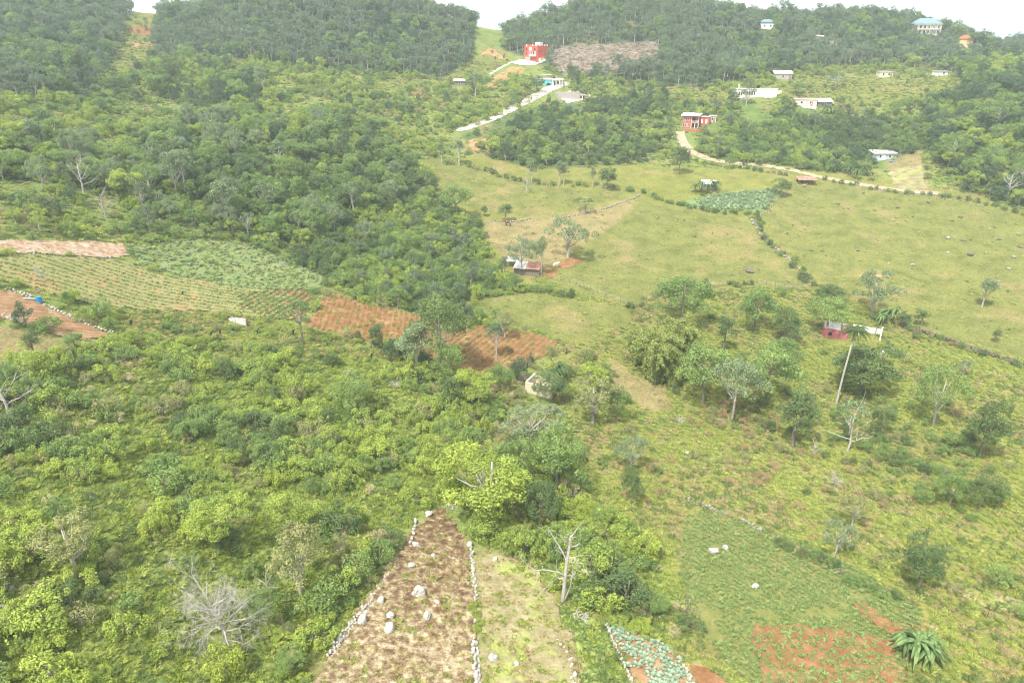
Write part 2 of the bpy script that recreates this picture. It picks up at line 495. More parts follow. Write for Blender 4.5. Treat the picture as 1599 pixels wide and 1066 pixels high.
def label_of(x, y, z=None):
    z = H(x, y) if z is None else z
    px, py, _ = project(np.stack([x, y, z], -1))
    i = np.clip(((px - LX) / 2).astype(int), 0, LW - 1); j = np.clip(((py - LY) / 2).astype(int), 0, LH - 1)
    return LAB[j, i], px, py

# ------------------------------------------------------------------ ground
COLS = {SCRUB:(.16,.20,.06), FAR:(.07,.10,.05), MID:(.09,.13,.05), LOW:(.12,.17,.05), THICK:(.17,.21,.06), PAST:(.152,.163,.052), ROUGH:(.17,.18,.05),
        BARE:(.22,.21,.09), MEADOW:(.15,.168,.048), TAN:(.225,.19,.09), CLEAR:(.24,.18,.13), VEG:(.13,.21,.09)}
lab, _, _ = label_of(gx.ravel(), gy.ravel(), GZ.ravel())
tabl = np.array([COLS[k] for k in range(12)])
vc = tabl[lab].reshape(*gx.shape, 3)
far_out = (np.hypot(gx, gy - 200) > 520)
vc[far_out] = COLS[FAR]
for _ in range(1):
    vc[1:-1, 1:-1] = (vc[1:-1, 1:-1] * 2 + vc[:-2, 1:-1] + vc[2:, 1:-1] + vc[1:-1, :-2] + vc[1:-1, 2:]) / 6
ny, nx = gx.shape
idx = np.arange(ny * nx).reshape(ny, nx)
quads = np.stack([idx[:-1, :-1], idx[:-1, 1:], idx[1:, 1:], idx[1:, :-1]], -1).reshape(-1, 4)
M_GROUND = ground_mat('ground', [(0.25, (.62, .66, .60)), (0.5, (1, 1, 1)), (0.75, (1.32, 1.22, 1.15))], 0.2, 2.0, 0.42, (.27, .20, .10), 0.07, 0.55, 0.54, 0.2, attr='land')
me = mesh_np('ground', np.stack([gx, gy, GZ], -1).reshape(-1, 3), quads, (M_GROUND,), smooth=True)
ca = me.attributes.new('land', 'FLOAT_COLOR', 'POINT')
ca.data.foreach_set('color', np.c_[vc.reshape(-1, 3), np.ones(ny * nx)].astype(np.float32).ravel())
tag(obj('ground', me), 'rolling grassy valley ground rising to wooded hills', 'ground', kind='structure')

AVOID = []          # (x, y, r): keep growth off buildings and lone things
def shed_off(p, r, front=0, rf=None):
    """keep growth clear of a building and, for `front` metres, of the ground before it"""
    AVOID.append((p[0], p[1], r))
    v = -np.array(p[:2]); v /= np.linalg.norm(v)
    d = r
    while d < front:
        q = np.array(p[:2]) + v * d; AVOID.append((q[0], q[1], rf or r * .8)); d += r * .7
def wpoly(poly, k=6):
    out = []
    for i in range(len(poly)):
        a, b = np.array(poly[i], float), np.array(poly[(i + 1) % len(poly)], float)
        for t in np.arange(k) / k:
            p = a + (b - a) * t
            out.append(hit(*p)[:2])
    return out
def patch(name, poly, mat, s=0.4, lift=0.07, rows=None, label=None, cat=None, edge=0.8, rough=0.0, pts=None):
    """a sheet laid over the ground inside a traced outline; rows = (angle, spacing, height)"""
    W = np.array(pts if pts is not None else wpoly(poly))
    x0, y0 = W.min(0) - 1; x1, y1 = W.max(0) + 1
    xs, ys = np.arange(x0, x1, s), np.arange(y0, y1, s)
    X, Y = np.meshgrid(xs, ys)
    ex = X + edge * 2 * (fbm(X, Y, 2.6, 11, 3) - .5); ey = Y + edge * 2 * (fbm(X, Y, 2.6, 23, 3) - .5)
    IN = inside([tuple(p) for p in W], ex, ey)
    Zp = H(X, Y) + lift
    if rows:
        an, sp, am = rows
        ph = (X * math.cos(an) + Y * math.sin(an)) + 0.25 * (fbm(X, Y, 3, 5, 2) - .5)
        Zp = Zp + am * (0.5 + 0.5 * np.cos(2 * math.pi * ph / sp))
    if rough: Zp = Zp + rough * fbm(X, Y, 0.9, 8, 3)
    cell = IN[:-1, :-1] & IN[1:, :-1] & IN[:-1, 1:] & IN[1:, 1:]
    id_ = np.arange(X.size).reshape(X.shape)
    q = np.stack([id_[:-1, :-1], id_[:-1, 1:], id_[1:, 1:], id_[1:, :-1]], -1)[cell]
    u, inv = np.unique(q, return_inverse=True)
    V = np.stack([X, Y, Zp], -1).reshape(-1, 3)[u]
    o = obj(name, mesh_np(name, V, inv.reshape(-1, 4), (mat,), smooth=True))
    tag(o, label, cat or 'field', kind='structure')
    return o, W
def row_angle(p, q):
    """direction ACROSS rows that run from pixel p to pixel q"""
    a, b = hit(*p), hit(*q)
    return math.atan2(b[1] - a[1], b[0] - a[0]) + math.pi / 2

RED1, RED2, RED3 = (.165, .08, .038), (.235, .122, .058), (.30, .175, .092)
M_RED = ground_mat('red_soil', [(.3, RED1), (.5, RED2), (.7, RED3)], .5, 3.5, .22, (.30, .24, .10), .25, .6, .56, .1)
M_REDB = ground_mat('red_soil_pale', [(.3, (.215, .122, .064)), (.5, (.285, .175, .096)), (.7, (.36, .25, .15))], .5, 3.5, .25, (.42, .36, .22), .2, .6, .55, .1)
M_STRAW = ground_mat('straw_soil', [(.36, (.10, .063, .037)), (.47, (.18, .125, .073)), (.56, (.29, .23, .14)), (.70, (.46, .40, .27))], 1.1, 5.0, .45, (.42, .42, .12), .4, .6, .57, .15, grad=(55, 88, -.10))
M_DRYG = ground_mat('dry_grass', [(.28, (.17, .135, .07)), (.45, (.23, .20, .105)), (.6, (.30, .26, .15)), (.75, (.37, .335, .21))], .4, 2.6, .28, (.28, .32, .09), .22, .75, .5, .12)
M_WEEDY = ground_mat('weedy_grass', [(.3, (.14, .18, .05)), (.5, (.22, .28, .08)), (.7, (.33, .37, .13))], .6, 2.6, .3, (.40, .32, .16), .2, .6, .56, .12)
M_POTATO = ground_mat('potato_bed', [(.3, (.14, .15, .05)), (.5, (.165, .18, .058)), (.7, (.21, .20, .075))], .5, 3, .25, (.27, .17, .085), .16, .6, .55, .1)
M_STONY = ground_mat('stony_soil', [(.3, (.24, .14, .08)), (.45, (.32, .21, .13)), (.6, (.40, .32, .24)), (.75, (.50, .46, .40))], .9, 3, .3, (.50, .46, .40), .35, .8, .56, .1)
M_GREENF = ground_mat('green_rows', [(.3, (.20, .19, .08)), (.5, (.25, .24, .10)), (.7, (.32, .27, .13))], .45, 3, .25, (.40, .23, .12), .14, .8, .55, .1)
M_GREENS = ground_mat('leafy_slope', [(.3, (.13, .18, .07)), (.5, (.18, .225, .09)), (.7, (.24, .26, .11))], .5, 3, .3, (.33, .25, .12), .2, .5, .58, .1)
M_BLUEG = ground_mat('blue_green_crop', [(.3, (.16, .22, .12)), (.5, (.20, .26, .14)), (.7, (.25, .29, .15))], .6, 3, .25, (.25, .27, .10), .2, .5, .58, .1)
M_ROAD = ground_mat('white_marl', [(.3, (.42, .37, .30)), (.5, (.54, .49, .42)), (.7, (.62, .58, .52))], .6, 3, .15, (.5, .38, .26), .3, .4, .58, .04)
M_DIRT = ground_mat('dirt_track', [(.3, (.28, .21, .13)), (.5, (.37, .295, .20)), (.7, (.46, .40, .30))], .6, 3, .15, (.26, .27, .10), .3, .5, .57, .04)
M_CLEAR = ground_mat('cleared_brush', [(.3, (.12, .085, .06)), (.5, (.22, .165, .12)), (.7, (.33, .27, .21))], .5, 2.2, .35, (.13, .15, .06), .12, .5, .57, .4)
M_ORANGE = ground_mat('orange_earth', [(.3, (.26, .15, .07)), (.5, (.34, .21, .10)), (.7, (.38, .27, .14))], .4, 3, .2, (.26, .26, .09), .2, .6, .54, .05)

WP = {}
def fld(key, name, mat, label, **kw):
    o, W = patch(name, FIELDS[key], mat, label=label, **kw); WP[key] = W; return o
fld('strip', 'straw_field', M_STRAW, 'brown field with pale straw and limestone boulders between stone walls', s=.25, rough=.25)
fld('strip2', 'dry_grass_field', M_DRYG, 'tan dry-grass strip beside the long white stone wall', s=.3, rough=.15, edge=2.2)
fld('weedy', 'weedy_strip', M_WEEDY, 'green weedy strip next to the cabbage bed', s=.35, rough=.15)
A_CAB = row_angle((951, 976), (1050, 1015))
fld('cabbage', 'cabbage_bed', M_REDB, 'pale soil bed planted with cabbages', s=.2, rows=(A_CAB, .66, .12), edge=.25)
A_RC = row_angle((1080, 1050), (1130, 1062))
fld('redcorner', 'bare_plot', M_RED, 'small bare red plot hoed in rows beside the cabbage bed', s=.15, rows=(A_RC, .8, .22), edge=.3)
A_POT = row_angle((1330, 945), (1420, 990))
fld('potato', 'potato_field', M_POTATO, 'green potato field with red soil showing between plants', s=.3, rows=(A_POT, .95, .14))
A_LEFT = row_angle((20, 420), (160, 462))
fld('rows_left', 'green_row_field', M_GREENF, 'green vegetable field in slanting rows', s=.3, rows=(A_LEFT, 1.7, .28))
A_STN = row_angle((10, 385), (120, 392))
fld('stony', 'stony_field', M_STONY, 'stony reddish field strewn with white limestone', s=.35, rows=(A_STN, 1.4, .15), rough=.2)
fld('green_slope', 'leafy_field', M_GREENS, 'dark green leafy field below the wooded slope', s=.5, rough=.3)
A_RL = row_angle((10, 470), (120, 480))
fld('red_left', 'ploughed_field', M_REDB, 'bare orange-red ploughed field with fine furrows and the blue barrel', s=.22, rows=(A_RL, 1.15, .2))
A_RM = row_angle((400, 490), (460, 455))
fld('red_mid', 'red_row_field', M_RED, 'small red field with slanting green rows', s=.3, rows=(A_RM, 1.5, .25))
A_RCT = row_angle((560, 470), (545, 520))
fld('red_center', 'seedling_field', M_RED, 'red soil field dotted with upright seedlings in columns', s=.3, rows=(A_RCT, 1.3, .15))
A_RR = row_angle((760, 592), (800, 560))
fld('red_right', 'curved_row_field', M_RED, 'red terraced field with curving crop rows', s=.25, rows=(A_RR, 1.35, .3))
fld('veg_patch', 'vegetable_patch', M_BLUEG, 'blue-green vegetable patch in the corner of the pastures', s=.5, rough=.3)
patch('cleared_slope', [(872,80),(930,70),(1022,68),(1028,95),(1000,110),(880,114),(864,100)], M_CLEAR, s=.8, lift=.3, rough=.8, label='brown slope of felled brush on the wooded hill', cat='slope', edge=2.5)
for poly, nm, lb, mt in [
    ([(868,410),(885,402),(908,402),(914,408),(895,416),(870,420)], 'bare_earth', 'red bare earth on the pasture beside the farm hut', M_RED),
    ([(836,425),(870,418),(872,428),(845,436)], 'bare_earth', 'trampled orange earth around the farm hut', M_RED),
    ([(640,142),(665,140),(672,150),(690,160),(700,168),(680,162),(655,155)], 'earth_scar', 'red earth scar on the green saddle slope', M_RED),
    ([(768,122),(800,104),(822,108),(815,116),(790,125),(775,138),(763,135)], 'orange_plot', 'orange earth plot below the red house', M_ORANGE),
    ([(196,42),(240,40),(240,54),(225,56),(200,50)], 'red_plot', 'red earth plot high in the gap between the wooded hills', M_RED),
    ([(198,67),(240,65),(240,74),(200,76)], 'brown_plot', 'brown plot below the red plot in the hill gap', M_ORANGE),
    ([(1385,268),(1440,255),(1448,296),(1405,296),(1392,285)], 'dry_garden', 'dry tan garden plot beside the blue cottage', M_DRYG),
    ([(730,218),(765,215),(780,225),(760,238),(735,235)], 'earth_bank', 'brown dug earth bank below the white track', M_ORANGE),
    ([(757,225),(800,211),(815,214),(800,222),(765,232)], 'sand_plot', 'tan sandy clearing below the white track', M_DIRT),
    ([(1320,945),(1350,950),(1440,985),(1440,1015),(1400,1000),(1340,965)], 'red_beds', 'bare red beds at the edge of the potato field', M_RED),
    ([(1165,985),(1230,975),(1390,1000),(1410,1060),(1395,1085),(1200,1085),(1180,1040)], 'young_crop_plot', 'red plot with young green crop rows beside the banana clump', M_RED),
    ([(1478,910),(1560,925),(1599,945),(1599,960),(1540,950),(1490,930)], 'dry_bank', 'tan dry grass bank below the lone dark tree', M_DRYG),
    ([(1290,432),(1340,429),(1385,430),(1420,435),(1385,433),(1340,432)], 'worn_path', 'worn reddish path across the pasture', M_ORANGE),
    ([(745,90),(765,72),(785,88),(800,95),(780,92),(760,85)], 'saddle_track', 'reddish track climbing to the saddle', M_ORANGE),
    ]:
    o_, W_ = patch(nm, poly, mt, s=.3, lift=.32 if nm in ('young_crop_plot', 'red_beds', 'stony_clearing') else .09, label=lb, cat='plot', edge=1.3, rows=(A_POT, .95, .16) if nm in ('young_crop_plot', 'red_beds') else None)
    if nm == 'young_crop_plot': WP['young'] = W_

def ribbon(name, path, wid, mat, label, cat='road', lift=.16, front=0):
    W = [hit(*p)[:2] for p in path]
    d = []
    for i in range(len(W) - 1):
        for t in np.arange(10) / 10: d.append(W[i] * (1 - t) + W[i + 1] * t)
    d.append(W[-1]); d = np.array(d)
    for _ in range(4): d[1:-1] = (d[:-2] + d[1:-1] * 2 + d[2:]) / 4
    t = np.gradient(d, axis=0); t /= np.linalg.norm(t, axis=1)[:, None] + 1e-9
    nrm = np.c_[-t[:, 1], t[:, 0]]
    for q in d[::5]: shed_off(q, 2.6, front, 2.4)
    w = np.interp(np.linspace(0, 1, len(d)), np.linspace(0, 1, len(wid)), wid)[:, None] / 2
    return patch(name, None, mat, s=.4, lift=lift, label=label, cat=cat, edge=.5, pts=list(d + nrm * w) + list((d - nrm * w)[::-1]))
ribbon('white_track', [(712,204),(735,199),(770,186),(800,170),(835,152),(860,138),(885,129)], [4.5,5,5.5,6,6], M_ROAD, 'white marl track climbing to the turquoise house', front=26)
ribbon('house_path', [(764,117),(782,106),(798,98),(815,96)], [2.2, 2.4, 3.5], M_ROAD, 'narrow pale path leading up to the red house', 'path', front=18)
patch('house_yard', [(796,99),(812,93),(840,98),(850,92),(852,96),(835,103),(810,102)], M_ROAD, label='pale yard in front of the red house', cat='yard', lift=.2)
ribbon('dirt_road', [(1062,206),(1066,222),(1080,238),(1110,250),(1150,256),(1200,260),(1240,267),(1290,279),(1330,286),(1400,297),(1470,303)], [4.5,4,3.5,3.5,3.5,3], M_DIRT, 'dirt road winding from the red veranda house past the tin shed', front=7)
patch('concrete_yard', [(868,150),(905,135),(925,150),(940,152),(905,158),(885,162)], M_ROAD, label='pale rubble yard around the unfinished concrete house', cat='yard', lift=.2)

# ------------------------------------------------------------------ plants: shared meshes
def leaves_np(C, Rd, per, size, g, up=0.45, squash=0.8, low=-0.35, aspect=0.6):
    """leaf-sized bent faces spread over clumps at C with radii Rd"""
    Vs, Fs, Ts = [], [], []
    base = 0
    for c, r in zip(C, Rd):
        k = max(6, int(per * (r / np.mean(Rd)) ** 2))
        d = g.normal(size=(k * 2, 3)); d /= np.linalg.norm(d, axis=1)[:, None]
        d = d[d[:, 2] > low][:k]; k = len(d)
        rad = r * (0.55 + 0.5 * g.random(k) ** 0.6)
        p = c + d * rad[:, None] * np.array([1, 1, squash])
        nrm = d * 0.7 + np.array([0, 0, up]) + g.normal(size=(k, 3)) * 0.45
        nrm /= np.linalg.norm(nrm, axis=1)[:, None]
        a = np.cross(nrm, g.normal(size=(k, 3))); a /= np.linalg.norm(a, axis=1)[:, None] + 1e-9
        b = np.cross(nrm, a)
        L = size * (0.6 + 0.8 * g.random(k))[:, None]
        W = L * aspect
        q = np.stack([p - a * L * .5, p + b * W * .5 + nrm * L * .08, p + a * L * .5 - nrm * L * .12, p - b * W * .5 + nrm * L * .08], 1)
        Vs.append(q.reshape(-1, 3))
        Fs.append(np.arange(k * 4).reshape(k, 4) + base); base += k * 4
        ct = g.random()
        Ts.append(np.clip(0.55 * g.random(k) + 0.45 * ct, 0, 1))
    return np.concatenate(Vs), np.concatenate(Fs), np.concatenate(Ts)
def clumps_dome(g, k, rx, rz, z0, r0, r1, inner=0.35):
    C = []
    lob = g.normal(size=(5, 3)); lob /= np.linalg.norm(lob, axis=1)[:, None]
    amp = .25 + .35 * g.random(5)
    while len(C) < k:
        d = g.normal(size=3); d /= np.linalg.norm(d)
        if d[2] < -0.45: continue
        s = (inner + (1 - inner) * g.random() ** 0.5) * (.72 + .6 * max(0.0, float((np.maximum(0, lob @ d) ** 2 * amp).max())) * 1.5)
        C.append([d[0] * rx * s, d[1] * rx * s, z0 + d[2] * rz * s])
    C = np.array(C)
    return C, r0 * .75 + (r1 * 1.08 - r0 * .75) * g.random(k) ** 1.2
def trunk_mb(g, C, height, r, fork=0.45, limbs=7, k=5, lean=0.05):
    mb = MB()
    top = np.array([g.normal() * lean * height, g.normal() * lean * height, height * 0.8])
    P = [np.array([0, 0, -0.6]), np.array([g.normal() * .02 * height, g.normal() * .02 * height, height * .25]), top * np.array([.6, .6, .7]), top]
    mb.tube(P, [r * 1.25, r, r * .7, r * .25], k)
    sel = g.choice(len(C), size=min(limbs, len(C)), replace=False)
    for i in sel:
        f = fork + g.random() * .3
        st = top * f * np.array([.7, .7, 1])
        c = np.array(C[i])
        mid = (st + c) / 2 + np.array([0, 0, -0.04 * height]) + g.normal(size=3) * .04 * height
        mb.tube([st, mid, c], [r * .5, r * .33, r * .1], 4)
    return mb
PROTO = {}
def tree_proto(key, seed, mat, bark, h, rx, rz, zc, nc, r0, r1, per, leaf, tr=.16, limbs=7, fork=.4, **kw):
    """unit recipes in metres: h total height"""
    g = np.random.default_rng(seed)
    C, Rd = clumps_dome(g, nc, rx, rz, zc, r0, r1)
    V, Fc, T = leaves_np(C, Rd, per, leaf, g, **kw)
    crown = mesh_np('crown_' + key, V, Fc, (mat,), T)
    tm = trunk_mb(g, C, h, tr, fork, limbs)
    trunk = tm.mesh('trunk_' + key, bark, True)
    PROTO[key] = dict(crown=crown, trunk=trunk, h=float(V[:, 2].max()), w=float(np.ptp(V[:, 0])), raw=(V, Fc, T, tm.v, tm.f, mat, bark))
def both(key):
    """one joined mesh of the same plant, for hedges and the uncountable mass of the wood"""
    pr = PROTO[key]
    if 'both' not in pr:
        V, Fc, T, tv, tf, mat, bark = pr['raw']; b = len(V)
        faces = [tuple(f) for f in Fc.tolist()] + [tuple(i + b for i in f) for f in tf]
        pr['both'] = mesh_np('plant_' + key, np.concatenate([V, np.array(tv)]), faces, (mat, bark), np.r_[T, np.zeros(len(tf))], np.r_[np.zeros(len(Fc)), np.ones(len(tf))])
    return pr['both']
for i in range(3):
    # rounded broadleaf trees
    tree_proto(f'round_mid{i}', 10 + i, L_MID, BARK, 7.4, 3.1, 3.0, 4.2, 58, .4, .95, 115, .19, low=-.7)
    tree_proto(f'round_drk{i}', 20 + i, L_DRK, BARK, 7.4, 2.9, 3.1, 4.2, 58, .4, .95, 115, .19, low=-.7)
    tree_proto(f'round_yel{i}', 30 + i, L_YEL, BARK, 6.6, 2.9, 2.7, 3.8, 54, .38, .85, 115, .18, low=-.7)
    # broad spreading crowns over pale trunks
    tree_proto(f'spread_gry{i}', 40 + i, L_GRY, BARK_P, 8.2, 3.9, 3.1, 5.0, 56, .42, .95, 115, .2, limbs=13, fork=.3, low=-.6)
    tree_proto(f'spread_mid{i}', 50 + i, L_MID, BARK_P, 8.2, 4.0, 3.2, 4.9, 60, .4, .95, 100, .19, limbs=14, fork=.3, low=-.6)
    tree_proto(f'spread_drk{i}', 57 + i, L_DRK, BARK_P, 8.2, 3.8, 3.0, 5.0, 62, .45, 1.05, 130, .2, limbs=12, fork=.3, low=-.6)
    # tall narrow
    tree_proto(f'tall_drk{i}', 60 + i, L_DRK, BARK, 8.6, 1.8, 3.6, 4.6, 36, .35, .8, 95, .19, low=-.7)
    tree_proto(f'tall_gry{i}', 65 + i, L_GRY, BARK_P, 10, 1.9, 3.3, 6.2, 32, .38, .8, 95, .2, limbs=10, low=-.6)
    # thin, half-bare crowns
    tree_proto(f'sparse_gry{i}', 70 + i, L_GRY, BARK_P, 7.6, 3.0, 2.8, 4.6, 38, .35, .72, 88, .185, limbs=15, fork=.25, low=-.6)
    tree_proto(f'sparse_olv{i}', 80 + i, L_OLV, BARK_P, 6.8, 2.7, 2.5, 4.1, 38, .35, .74, 90, .185, limbs=14, fork=.25, low=-.6)
    tree_proto(f'flat_drk{i}', 90 + i, L_DRK, BARK, 7, 2.9, .8, 6.2, 26, .35, .7, 80, .18, limbs=11, fork=.5)
    tree_proto(f'bright{i}', 95 + i, L_BRT, BARK_P, 6.6, 3.2, 2.4, 3.9, 54, .35, .8, 95, .18, limbs=14, fork=.25, low=-.6)
    # shrubs: loose, many-shooted
    tree_proto(f'shrub_yel{i}', 110 + i, L_YEL, BARK, 2.2, 1.4, 1.2, .95, 36, .16, .44, 52, .135, tr=.06, limbs=8, fork=.2, low=-.8, squash=1.05)
    tree_proto(f'shrub_mid{i}', 120 + i, L_MID, BARK, 2.2, 1.45, 1.2, .95, 36, .16, .44, 52, .135, tr=.06, limbs=8, fork=.2, low=-.8, squash=1.05)
    tree_proto(f'shrub_drk{i}', 130 + i, L_DRK, BARK, 2.4, 1.35, 1.35, 1.0, 34, .16, .44, 52, .135, tr=.06, limbs=8, fork=.2, low=-.8, squash=1.05)
    tree_proto(f'shrub_olv{i}', 140 + i, L_OLV, BARK_P, 2.0, 1.3, 1.0, .9, 30, .15, .38, 42, .125, tr=.05, limbs=11, fork=.15, low=-.8, squash=1.05)
    tree_proto(f'shrub_brt{i}', 150 + i, L_BRT, BARK, 2.0, 1.35, 1.05, .9, 34, .15, .4, 52, .13, tr=.05, limbs=8, fork=.2, low=-.8, squash=1.05)
    tree_proto(f'shrub_dry{i}', 155 + i, L_DRY, BARK_P, 1.6, 1.0, .7, .8, 16, .2, .4, 30, .12, tr=.05, limbs=12, fork=.1, low=-.7)
    tree_proto(f'shrub_red{i}', 158 + i, L_RED, BARK_P, 1.4, 1.0, .6, .7, 16, .2, .4, 36, .12, tr=.05, limbs=10, fork=.1, low=-.7)
    # far-wood trees: fewer, larger leaf clusters
    tree_proto(f'wood_drk{i}', 160 + i, L_HIL, BARK, 7.4, 2.6, 3.2, 4.1, 40, .45, 1.0, 44, .32, low=-.6)
    tree_proto(f'wood_gry{i}', 170 + i, L_HIG, BARK_P, 8, 2.6, 3.0, 4.8, 34, .42, .95, 40, .32, limbs=9, low=-.6)
    tree_proto(f'wood_mid{i}', 180 + i, L_MID, BARK, 7.4, 2.9, 2.9, 4.1, 40, .45, 1.0, 44, .32, low=-.6)
    tree_proto(f'wood_yel{i}', 190 + i, L_YEL, BARK_P, 6.6, 2.8, 2.6, 3.8, 38, .4, .9, 46, .3, low=-.6)
def tuft(key, seed, mat, blades, h, spread, w=.05):
    g = np.random.default_rng(seed)
    V, Fc = [], []
    for i in range(blades):
        a = g.random() * 6.283; r = spread * g.random() ** .5 * .5
        x, y = r * math.cos(a), r * math.sin(a)
        hh = h * (.5 + .6 * g.random()); o = spread * (.3 + .5 * g.random())
        a2 = a + g.normal() * .6
        dx, dy = math.cos(a2), math.sin(a2)
        b = len(V)
        V += [(x - dy * w, y + dx * w, -.05), (x + dy * w, y - dx * w, -.05), (x + dx * o * .5 + dy * w * .8, y + dy * o * .5 - dx * w * .8, hh * .75), (x + dx * o, y + dy * o, hh * .9), (x + dx * o * .5 - dy * w * .8, y + dy * o * .5 + dx * w * .8, hh * .75)]
        Fc.append((b, b + 1, b + 2, b + 3, b + 4))
    m = mesh_np('tuft_' + key, V, Fc, (mat,), g.random(len(Fc)))
    PROTO[key] = dict(both=m, h=h, w=spread)
for i in range(2):
    tuft(f'grass{i}', 200 + i, L_GRS, 60, .42, .85, .028)
    tuft(f'grassdry{i}', 210 + i, L_DRY, 52, .4, .8, .026)
    tuft(f'grassgreen{i}', 215 + i, L_CRP, 60, .42, .85, .03)
    tuft(f'weed{i}', 225 + i, L_BRT, 46, .4, .75, .035)
    tree_proto(f'crop{i}', 220 + i, L_CRP, BARK, .45, .32, .2, .22, 6, .14, .22, 12, .2, tr=.015, limbs=2, fork=.1, low=-.7)
    tree_proto(f'cropblue{i}', 230 + i, L_VEG, BARK, .6, .42, .28, .3, 6, .18, .28, 12, .28, tr=.015, limbs=2, fork=.1, low=-.7)

# ------------------------------------------------------------------ uncountable growth (stuff): points with scale and spin, meshes of the plants above
_hold = {}
def source(key):
    if key not in _hold:
        _hold[key] = bpy.data.objects.new('plant_' + key, both(key))
    return _hold[key]
def stuff(name, P, scl, keys, label, cat, pick=None, tilt=0.08, seed=1):
    g = np.random.default_rng(seed)
    k = len(P)
    if k == 0: return None
    me = bpy.data.meshes.new(name)
    me.vertices.add(k); me.vertices.foreach_set('co', np.asarray(P, np.float32).ravel())
    a = me.attributes.new('scl', 'FLOAT_VECTOR', 'POINT')
    scl = np.asarray(scl, float)
    s3 = np.stack([scl * (.75 + .55 * g.random(k)), scl * (.75 + .55 * g.random(k)), scl * (.7 + .6 * g.random(k))], -1)
    a.data.foreach_set('vector', s3.astype(np.float32).ravel())
    a = me.attributes.new('rot', 'FLOAT_VECTOR', 'POINT')
    a.data.foreach_set('vector', np.stack([g.normal(size=k) * tilt, g.normal(size=k) * tilt, g.random(k) * 6.283], -1).astype(np.float32).ravel())
    a = me.attributes.new('pick', 'INT', 'POINT')
    a.data.foreach_set('value', (g.integers(0, len(keys), k) if pick is None else np.asarray(pick)).astype(np.int32))
    o = obj(name, me)
    ng = bpy.data.node_groups.new(name, 'GeometryNodeTree')
    ng.interface.new_socket('Geometry', in_out='INPUT', socket_type='NodeSocketGeometry')
    ng.interface.new_socket('Geometry', in_out='OUTPUT', socket_type='NodeSocketGeometry')
    gi = ng.nodes.new('NodeGroupInput'); go = ng.nodes.new('NodeGroupOutput')
    inst = ng.nodes.new('GeometryNodeInstanceOnPoints')
    join = ng.nodes.new('GeometryNodeJoinGeometry')
    for key in keys:
        oi = ng.nodes.new('GeometryNodeObjectInfo'); oi.inputs['Object'].default_value = source(key); oi.inputs['As Instance'].default_value = True
        ng.links.new(oi.outputs['Geometry'], join.inputs[0])
    def att(nm, t):
        nd = ng.nodes.new('GeometryNodeInputNamedAttribute'); nd.data_type = t; nd.inputs['Name'].default_value = nm; return nd.outputs['Attribute']
    ng.links.new(gi.outputs[0], inst.inputs['Points'])
    ng.links.new(join.outputs[0], inst.inputs['Instance'])
    inst.inputs['Pick Instance'].default_value = True
    ng.links.new(att('pick', 'INT'), inst.inputs['Instance Index'])
    ng.links.new(att('rot', 'FLOAT_VECTOR'), inst.inputs['Rotation'])
    ng.links.new(att('scl', 'FLOAT_VECTOR'), inst.inputs['Scale'])
    ng.links.new(inst.outputs[0], go.inputs[0])
    md = o.modifiers.new('growth', 'NODES'); md.node_group = ng
    return tag(o, label, cat, kind='stuff')
def scatter(labels, step, x0, x1, y0, y1, seed, keep=1.0, dens=None, jit=.5, pxlim=None, margin=60, low=False):
    g = np.random.default_rng(seed)
    X, Y = np.meshgrid(np.arange(x0, x1, step), np.arange(y0, y1, step))
    X = X + g.uniform(-jit, jit, X.shape) * step; Y = Y + g.uniform(-jit, jit, Y.shape) * step
    X, Y = X.ravel(), Y.ravel()
    Zs = H(X, Y)
    lb, px, py = label_of(X, Y, Zs)
    m = np.isin(lb, labels) & (g.random(len(X)) < keep) & (px > -margin) & (px < 1599 + margin) & (py < 1066 + margin * 1.5)
    if dens is not None: m &= g.random(len(X)) < dens(X, Y, px, py)
    if pxlim is not None: m &= pxlim(px, py)
    for av in AVOID:
        if low and (len(av) > 3 or av[2] < 2): continue
        m &= np.hypot(X - av[0], Y - av[1]) > av[2] * (.55 if low else 1)
    return np.stack([X, Y, Zs], -1)[m], px[m], py[m]

# ------------------------------------------------------------------ buildings
def paint(name, c, dirt=(.30, .26, .20), amt=.45): return plain(name, c, .8, .12, .8, dirt, amt)
B_RED = paint('paint_vermilion', (.62, .10, .055)); B_WHITE = paint('paint_white', (.78, .76, .72)); B_TEAL = paint('paint_turquoise', (.10, .50, .50))
B_CONC = paint('raw_concrete', (.42, .38, .34)); B_CREAM = paint('paint_cream', (.66, .58, .44)); B_YEL = paint('paint_yellow', (.66, .50, .24))
B_BRICK = paint('paint_brick_red', (.48, .11, .08)); B_PINK = paint('paint_pink', (.50, .13, .16), (.45, .40, .36), .7); B_BLUE = paint('paint_light_blue', (.44, .52, .56))
B_TIN = plain('tin_sheet', (.55, .54, .53), 1.2, .2, .5, (.33, .17, .10), .75, .4); B_RUST = plain('rusty_tin', (.38, .17, .12), 1.2, .25, .7, (.55, .48, .44), .6)
B_GLASS = plain('dark_glass', (.025, .028, .03), 1, .1, .15, spec=.5); B_WOOD = plain('weathered_wood', (.24, .20, .16), 3, .3)
B_ROOFB = plain('blue_roof', (.17, .25, .29), 1, .15, .6); B_ROOFR = plain('red_roof', (.45, .12, .07), 1, .2, .7); B_TARP = plain('blue_tarp', (.04, .16, .42), 1, .2, .5)
B_TANK = plain('black_plastic', (.02, .02, .02), 1, .1, .5); B_BARREL = plain('blue_plastic', (.03, .22, .50), 1, .15, .45); B_PIPE = plain('white_pipe', (.7, .68, .62), 1, .1, .5)
def house(name, label, px, py, yaw, cat='house', dz=0, clear=7, front=14):
    p = hit(px, py)
    shed_off(p, clear, front)
    r = empty(name, (p[0], p[1], p[2] + dz), R(yaw))
    return tag(r, label, cat)
